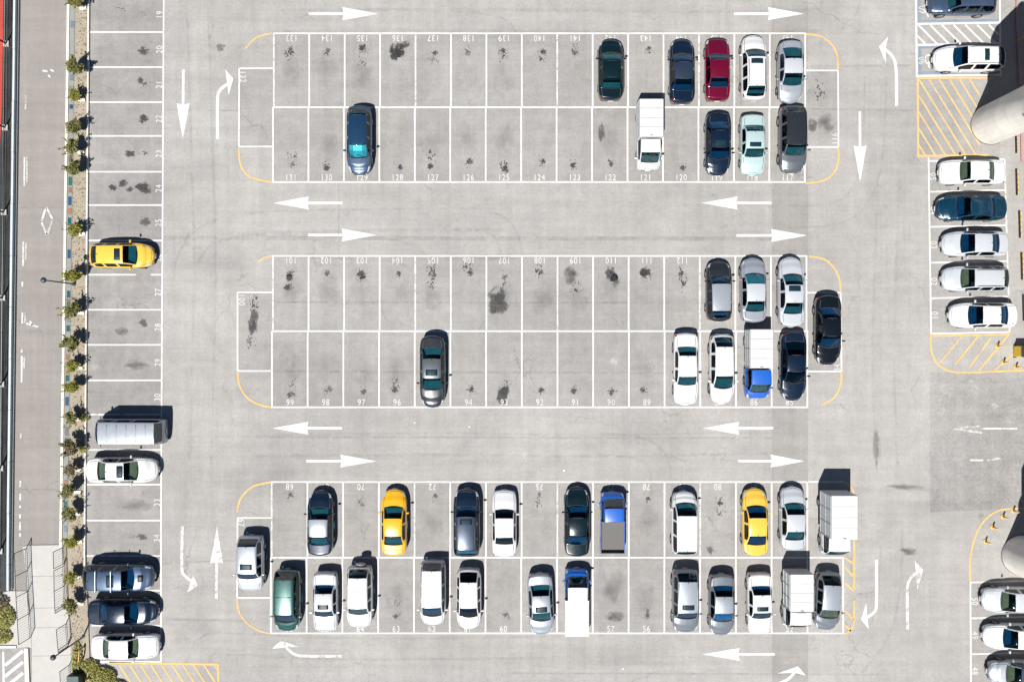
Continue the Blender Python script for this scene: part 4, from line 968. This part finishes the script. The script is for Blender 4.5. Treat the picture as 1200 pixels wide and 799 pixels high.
def car(kind, bb, hd, paint, label, sun=None, rails=False, tilt=0, roof=None, name='car', cat='car', interior='seat', lit=False, ribs=0, spare=False, tint=None, shade=False, hm=.65, wsc=1.0, extras=(), bars=False):
    x0, x1, y0, y1 = bb; m, Sp, parts = get_model(kind)
    lp = (y1 - y0) if hd in 'NS' else (x1 - x0)
    g = G((x0 + x1) / 2, (y0 + y1) / 2, hm)
    root = empty(name, g, R(HD[hd] + tilt), label, cat)
    sx = lp / S / 1.016 / (m['L'] + m['bow'] + m['rbow']); root.scale = (sx, wsc, 1)
    mats = {'paint': PAINT[paint], 'roofpaint': PAINT[roof or paint], 'tail': M['taillit' if lit else 'taillamp'], 'seatmat': M[interior], 'glass': M[tint or rnd.choice(('glass', 'glass', 'glass_blue', 'glass', 'glass_blue', 'glass_olive'))], 'glass_dark': M['glass_dark'], 'dash': M['dash']}
    put(parts, root, mats)
    L, W = m['L'], m['W'] / 2
    def patch(nm, f0, f1, hw, mat, dz, n=5):
        V = []; F = []
        for i in range(n + 1):
            for k in range(n + 1):
                p = Sp.top(lerp(f0, f1, i / n), lerp(-hw, hw, k / n)); V.append((p[0], p[1], p[2] + dz))
        N = n + 1
        F = [(i * N + k, i * N + k + 1, (i + 1) * N + k + 1, (i + 1) * N + k) for i in range(n) for k in range(n)]
        b = len(V); V += [(x, y, z - dz) for x, y, z in V]
        ring = [k for k in range(N)] + [i * N + n for i in range(1, N)] + [n * N + k for k in range(n - 1, -1, -1)] + [i * N for i in range(n - 1, 0, -1)]
        F += [(ring[i], b + ring[i], b + ring[(i + 1) % len(ring)], ring[(i + 1) % len(ring)]) for i in range(len(ring))]
        return mk(nm, V, F, mat, root, True)
    if sun:
        f0, f1 = sun; patch('sunroof', f0, f1, W * .46, M['sunglass'], .006)
    if rails:
        for s_ in (1, -1):
            ps = [Sp.top(lerp(m['rf'] + .03, m['rr'] - .01, k / 6), s_ * W * m['ratio'] * .88) for k in range(7)]
            mk('roof_rail', *tube([(p[0], p[1], p[2] + (.05 if 0 < k < 6 else .0)) for k, p in enumerate(ps)], .022, 6), M['rim' if rails == 'alloy' else 'trim'], root)
    if bars:
        for ff in (.50, .72):
            p = Sp.top(ff, 0); mk('roof_bar', *tube([(p[0], -W * .82, p[2] + .02), (p[0], -W * .76, p[2] + .1), (p[0], W * .76, p[2] + .1), (p[0], W * .82, p[2] + .02)], .03, 6), M['rail_pale'], root)
        patch('hood_scoop', .13, .20, .22, M['trim'], .05, 3)
    for k in range(ribs):
        ff = lerp(m['rf'] + .06, m['rr'] - .05, (k + .5) / ribs)
        patch('roof_rib', ff - .006, ff + .006, W * m['ratio'] * .78, PAINT[paint], .012, 4)
    if spare:
        c = (-L / 2 - m['rbow'] - .07, .12, .95); ty, rm = WM[m['wr']]
        o = bpy.data.objects.new('spare_wheel', rm); C.objects.link(o); o.parent = root; o.location = c; o.rotation_euler = (0, 0, R(90))
        t_ = bpy.data.objects.new('tyre', ty); C.objects.link(t_); t_.parent = o
        cv = mk('wheel_cover', *tube([(-.10, 0, 0), (-.12, 0, 0)], m['wr'], 18), PAINT['white'], o); cv.rotation_euler = (0, 0, R(-90))
    if shade:
        V = []
        for y in (-.6, -.3, 0, .3, .6):
            for k in (0.06, .5, .9):
                p = Sp.top(lerp(m['c'], m['rf'], k), y); V.append((p[0] - .03, p[1], p[2] - .05))
        mk('sunshade', V, [(i * 3 + k, i * 3 + k + 1, i * 3 + k + 4, i * 3 + k + 3) for i in range(4) for k in range(2)], M['sunshade'], root)
    if m['wheels'] == 2 and kind != 'van':
        p = Sp.top(m['rr'] - .02, 0); mk('antenna', *tube([(p[0], 0, p[2]), (p[0] - .06, 0, p[2] + .06)], [.03, .012], 5), M['trim'], root)
    return root, m, Sp
M['sunglass'] = plain('sunroof_glass', (0.006, 0.022, 0.034), 0.4, Specular_IOR_Level=0.15)
def truck(bb, hd, paint, label, body, boxlen, boxw, boxh, z0, cab='cab', tilt=0, hm=.9, cabroof=None, boxmat='boxwhite', gap=.06, covered=False, lipcol=None, lined=False):
    x0, x1, y0, y1 = bb; m, Sp, parts = get_model(cab); lp = (y1 - y0)
    g = G((x0 + x1) / 2, (y0 + y1) / 2, hm)
    root = empty('pickup_truck' if body == 'bed' else 'box_truck', g, R(HD[hd] + tilt), label, 'pickup truck' if body == 'bed' else 'truck')
    tot = m['L'] + m['bow'] * .8 + gap + boxlen; sx = lp / S / 1.02 / tot; root.scale = (sx, 1, 1)
    mats = {'paint': PAINT[paint], 'roofpaint': PAINT[cabroof or paint], 'seatmat': M['seat'], 'glass': M['glass'], 'glass_dark': M['glass_dark'], 'dash': M['dash']}
    off = tot / 2 - m['bow'] * .8 - m['L'] / 2
    put(parts, root, mats, (off, 0, 0))
    xr_ = off - m['L'] / 2 - gap; xb = xr_ - boxlen; hw = boxw / 2
    mk('chassis', *join(box(xb + .1, off, -.38, -.28, .38, .52), box(xb + .1, off, .28, .38, .38, .52), box(xb + .15, xb + .25, -.38, .38, .39, .51)), M['trim'], root)
    ty, rm = WM[m['wr']]
    for s_ in (1, -1):
        o = bpy.data.objects.new('wheel', rm); C.objects.link(o); o.parent = root; o.location = (xb + boxlen * .32, s_ * (hw - .14), m['wr'])
        t_ = bpy.data.objects.new('tyre', ty); C.objects.link(t_); t_.parent = o
        mk('taillight', *box(xb - .03, xb + .02, s_ * (hw - .12) - .07, s_ * (hw - .12) + .07, z0 - .12, z0 - .02), M['taillamp'], root)
    if body == 'box':
        b = mk('cargo_box', *box(xb, xr_, -hw, hw, z0, boxh, .025), M[boxmat], root)
        for s_ in (1, -1):
            n = max(2, int(boxlen / .85))
            for k in range(n + 1):
                xx = lerp(xb + .05, xr_ - .05, k / n); mk('side_post', *box(xx - .025, xx + .025, s_ * (hw + .006) - .012, s_ * (hw + .006) + .012, z0 + .03, boxh - .05), M['rail_pale'], b)
            for zz in (z0 + .06, (z0 + boxh) / 2, boxh - .07): mk('side_rail', *box(xb + .03, xr_ - .03, s_ * (hw + .008) - .012, s_ * (hw + .008) + .012, zz - .02, zz + .02), M['rail_pale'], b)
        for k in range(1, 4):
            xx = lerp(xb, xr_, k / 4); mk('roof_seam', *box(xx - .012, xx + .012, -hw + .04, hw - .04, boxh + .0005, boxh + .008), M['boxtrim'], b)
        for s_ in (1, -1): mk('edge_trim', *box(xb + .03, xr_ - .03, s_ * (hw - .03) - .018, s_ * (hw - .03) + .018, boxh + .0008, boxh + .014), M['boxtrim'], b)
        mk('marker_lamp', *box(xr_ - .09, xr_ - .05, -.10, .10, boxh + .0012, boxh + .05), M['boxtrim'], b)
        mk('rear_door', *box(xb - .02, xb - .003, -hw + .05, -.01, z0 + .05, boxh - .06), M[boxmat], b); mk('rear_door', *box(xb - .02, xb - .003, .01, hw - .05, z0 + .05, boxh - .06), M[boxmat], b)
    else:
        fl = mk('bed_floor', *box(xb, xr_, -hw, hw, z0 - .06, z0), M[boxmat], root)
        lip = PAINT[lipcol or paint] if not covered else M['tarp']
        if not covered:
            n = 16
            for k in range(n):
                yy = lerp(-hw + .08, hw - .08, (k + .5) / n); mk('bed_rib', *box(xb + .05, xr_ - .05, yy - .018, yy + .018, z0, z0 + .012), M[boxmat], fl)
        hgt = .30
        for s_ in (1, -1): mk('bed_side', *box(xb, xr_, s_ * (hw - .02) - .02, s_ * (hw - .02) + .02, z0 + .0015, z0 + hgt), lip, root)
        mk('tailgate', *box(xb - .035, xb - .002, -hw, hw, z0, z0 + hgt), lip if covered else M['trim'], root)
        mk('headboard', *box(xr_ + .002, xr_ + .03, -hw, hw, z0, z0 + hgt + .35), lip, root)
        if covered: mk('load_cover', *box(xb + .002, xr_ - .002, -hw + .043, hw - .043, z0 + .10, z0 + hgt + .03, .02), M['tarp'], root)
    return root
tx = 'taxi'
# upper block, head row
car('sedan', (701, 730, 46, 119), 'N', 'darkgreen', 'black-green sedan parked nose to the aisle in bay 142')
car('sedan_long', (784, 814, 46, 123), 'N', 'navy', 'dark slate sedan beside the crimson car in bay 144', roof='steel_dark')
car('sedan_box', (826.5, 854.5, 45, 119), 'N', 'crimson', 'crimson red sedan in bay 145')
car('wagon', (866.5, 899.5, 41, 119), 'N', 'white', 'white estate car with a small sunroof in bay 146', sun=(.42, .50), rails=True, interior='seat_beige')
car('coupe', (910.5, 942, 47.5, 121), 'S', 'silver', 'silver-white sedan backed into bay 147', roof='pearl')
car('hatch', (405.5, 437, 123, 204.5), 'S', 'steel_blue', 'dark blue hatchback standing alone in bay 129', shade=True, roof='blue_metal')
truck((744.5, 776.5, 121, 198), 'S', 'white', 'small white box van truck in bay 121', 'box', 2.55, 1.66, 1.98, .62, 'cab', hm=1.0)
car('sedan', (826, 856.5, 132, 205.5), 'S', 'navy', 'dark navy sedan with a sunroof in bay 119', sun=(.44, .53))
car('sedan_box', (866.5, 897, 134, 205), 'S', 'mint', 'pale mint sedan with a dark sunroof in bay 118', sun=(.43, .50))
car('suv', (911, 945.5, 124, 202.5), 'S', 'grey', 'dark grey estate SUV with roof rails in bay 117', rails=True, interior='seat_beige', roof='charcoal')
# middle block
car('wagon', (827.5, 857, 306, 377.5), 'N', 'charcoal', 'charcoal estate with a pale grey roof in bay 113', roof='silver')
car('sedan', (867.5, 897.5, 302, 379), 'N', 'silver', 'silver-white sedan with a foil sunshade in bay 114', roof='pearl', interior='seat_beige', shade=True)
car('sedan_long', (911, 942.5, 301, 384), 'N', 'pearl', 'pearl white sedan with a dark sunroof in bay 115', sun=(.42, .50))
car('sedan_long', (953.5, 986.5, 345, 427.5), 'S', 'black', 'black sedan in side bay 84 at the end of the middle block')
car('sedan_box', (788, 819, 389, 474.5), 'S', 'white', 'white sedan with a dark rear window in bay 88')
car('hatch', (829.5, 862, 390, 473), 'S', 'white', 'white hatchback with red rear lights in bay 87')
truck((871, 905, 386, 467), 'S', 'truck_blue', 'blue-cabbed truck with a white cargo box in bay 86', 'box', 2.45, 1.62, 1.78, .62, 'cab', hm=.9)
car('coupe', (912.5, 946, 388, 469.5), 'S', 'navy', 'dark navy coupe-like sedan in bay 85', tint='glass_dark')
car('sedan', (492, 522, 392, 477.5), 'S', 'charcoal', 'dark grey sedan with a sunroof alone in bay 95', sun=(.45, .53), roof='grey')
# left column
car('hatch', (105, 180, 284, 315), 'E', tx, 'yellow taxi with a black sunroof nosed outwards in bay 26', sun=(.44, .53))
car('van', (109, 192, 490, 522), 'W', 'silver', 'silver-white panelled van with roof ribs in bay 31', roof='silver', ribs=5, cat='van', name='van', hm=1.0, tilt=0)
car('sedan_long', (101, 185, 535, 566), 'E', 'white', 'white sedan with a dark sunroof beside the silver van in bay 32', sun=(.42, .50))
car('suv', (98, 180, 661, 690), 'E', 'steel_blue', 'steel-blue off-roader with roof bars and a bonnet scoop in bay 35', sun=(.47, .57), bars=True, cat='off-roader')
car('sedan_long', (103, 184.5, 701, 731.5), 'E', 'navy', 'dark navy sedan beside the steel-blue off-roader in bay 36')
car('sedan_box', (107.5, 186.5, 741, 772.5), 'E', 'white', 'plain white sedan at the corner in bay 37')
# lower block, head row
car('suv', (278, 310.5, 626, 691), 'S', 'pearl', 'silver-white SUV with a sunroof in side bay 67', roof='silver', sun=(.44, .55))
car('sedan', (360, 391, 575, 651), 'N', 'navy', 'dark blue sedan with a lighter roof in bay 69', roof='silver')
car('sedan', (445, 479, 573, 651), 'N', 'yellow', 'deep yellow taxi with glowing brake lights in bay 71', lit=True)
car('suv', (532, 562, 573, 652), 'N', 'navy', 'dark blue-grey SUV with roof rails and sunroof in bay 73', sun=(.40, .48), rails=True, ribs=0, roof='steel_dark')
car('sedan_box', (576, 606, 574, 652), 'N', 'white', 'white sedan in bay 74 beside the dark blue-grey SUV', tint='glass_dark')
car('sedan_long', (661, 691, 571, 652), 'N', 'darkgreen', 'very dark teal sedan in bay 76')
truck((704, 732, 577, 647.5), 'N', 'truck_blue', 'blue pickup with an empty grey ribbed bed in bay 77', 'bed', 2.25, 1.66, .3, .68, 'cab', boxmat='bed')
car('mpv', (788, 817, 577, 651.5), 'N', 'white', 'tall white minivan in bay 79', cat='minivan', name='minivan', hm=.9)
car('sedan', (868.5, 900.5, 572, 651), 'N', tx, 'pale yellow taxi beside the silver sedan in bay 81')
car('sedan', (914, 943.5, 570, 644.5), 'N', 'pearl', 'silver-white sedan beside the large box truck in bay 82')
truck((962, 1001, 577, 652.5), 'S', 'white', 'large white box truck parked beyond bay 82', 'box', 3.05, 1.82, 2.65, .75, 'cab_flat', hm=1.5)
# lower block, tail row
car('mpv', (319.5, 352, 667, 739.5), 'S', 'teal', 'teal green minivan in bay 66', cat='minivan', name='minivan', ribs=1, hm=.9)
car('sedan_box', (366.5, 396.5, 669, 740), 'S', 'pearl', 'silver-white sedan with a dark sunroof in bay 65', sun=(.43, .51))
car('suv', (406, 438, 661, 734), 'S', 'white', 'white SUV with a spare wheel on its tailgate in bay 64', spare=True, wsc=.98)
car('mpv', (492, 522, 656, 732.5), 'S', 'white', 'white minivan with narrow red rear lights in bay 62', cat='minivan', name='minivan', hm=.9)
car('hatch', (534.5, 564.5, 664, 736.5), 'S', 'white', 'white hatchback with a wide dark windscreen in bay 61', tint='glass_dark')
car('sedan', (617.5, 650, 670, 743.5), 'S', 'silver', 'silver sedan with a square sunroof in bay 59', sun=(.42, .51), tilt=2.5)
truck((662, 690, 667, 744.5), 'N', 'truck_blue', 'blue pickup with a white roof and covered white bed in bay 58', 'bed', 2.45, 1.66, .3, .70, 'cab', cabroof='white', covered=True)
car('suv', (786, 819.5, 665, 739.5), 'S', 'silver_dark', 'silver SUV with dark sides and a sunroof in bay 55', sun=(.42, .50), ribs=0, rails='alloy', roof='silver')
car('sedan', (830, 861, 671, 744), 'S', 'silver_dark', 'silver sedan with a foil sunshade in bay 54', shade=True, roof='silver')
car('sedan_box', (874, 906, 670, 742.5), 'S', 'white', 'white sedan with a small sunroof in bay 53', sun=(.43, .50), tilt=1)
truck((918, 950, 668, 735.5), 'S', 'white', 'small white box truck with framed sides in bay 52', 'box', 2.75, 1.62, 2.05, .66, 'cab_flat', hm=1.1, lined=True)
car('hatch', (952, 987, 668, 737.5), 'S', 'silver_dark', 'silver-blue hatchback with red rear lights in corner bay 51', tilt=-3, roof='silver')
# right column
car('suv', (1088.5, 1166, -13, 18), 'W', 'steel_blue', 'blue-grey SUV in accessible bay 07', tint='glass')
car('wagon', (1094, 1178, 53, 85.5), 'W', 'white', 'white estate car with a dark sunroof in accessible bay 06', sun=(.62, .69), rails=True)
car('sedan_box', (1101, 1177, 187.5, 216.5), 'W', 'white', 'white sedan with pale olive windows in bay 05', interior='seat_beige', tint='glass_olive')
car('sedan_long', (1097.5, 1179, 230, 258), 'W', 'teal_navy', 'dark teal sedan in bay 04')
car('sedan', (1104, 1181, 272, 300), 'W', 'pearl', 'silver-white sedan next to the dark teal one in bay 03')
car('wagon', (1104, 1182.5, 313, 340.5), 'W', 'pearl', 'silver-white estate with roof rails in bay 02', rails=True)
car('sedan', (1112.5, 1191.5, 355, 384), 'W', 'white', 'white sedan overhanging the rear line of bay 01')
car('sedan', (1151, 1228, 686, 719), 'W', 'pearl', 'silver-white sedan in bay 50 beside the lower pier')
car('sedan_long', (1152.5, 1233, 728, 762.5), 'W', 'white', 'white sedan in bay 49')
car('hatch', (1159, 1234, 772, 803), 'W', 'silver', 'silver hatchback in bay 48', roof='steel_blue')
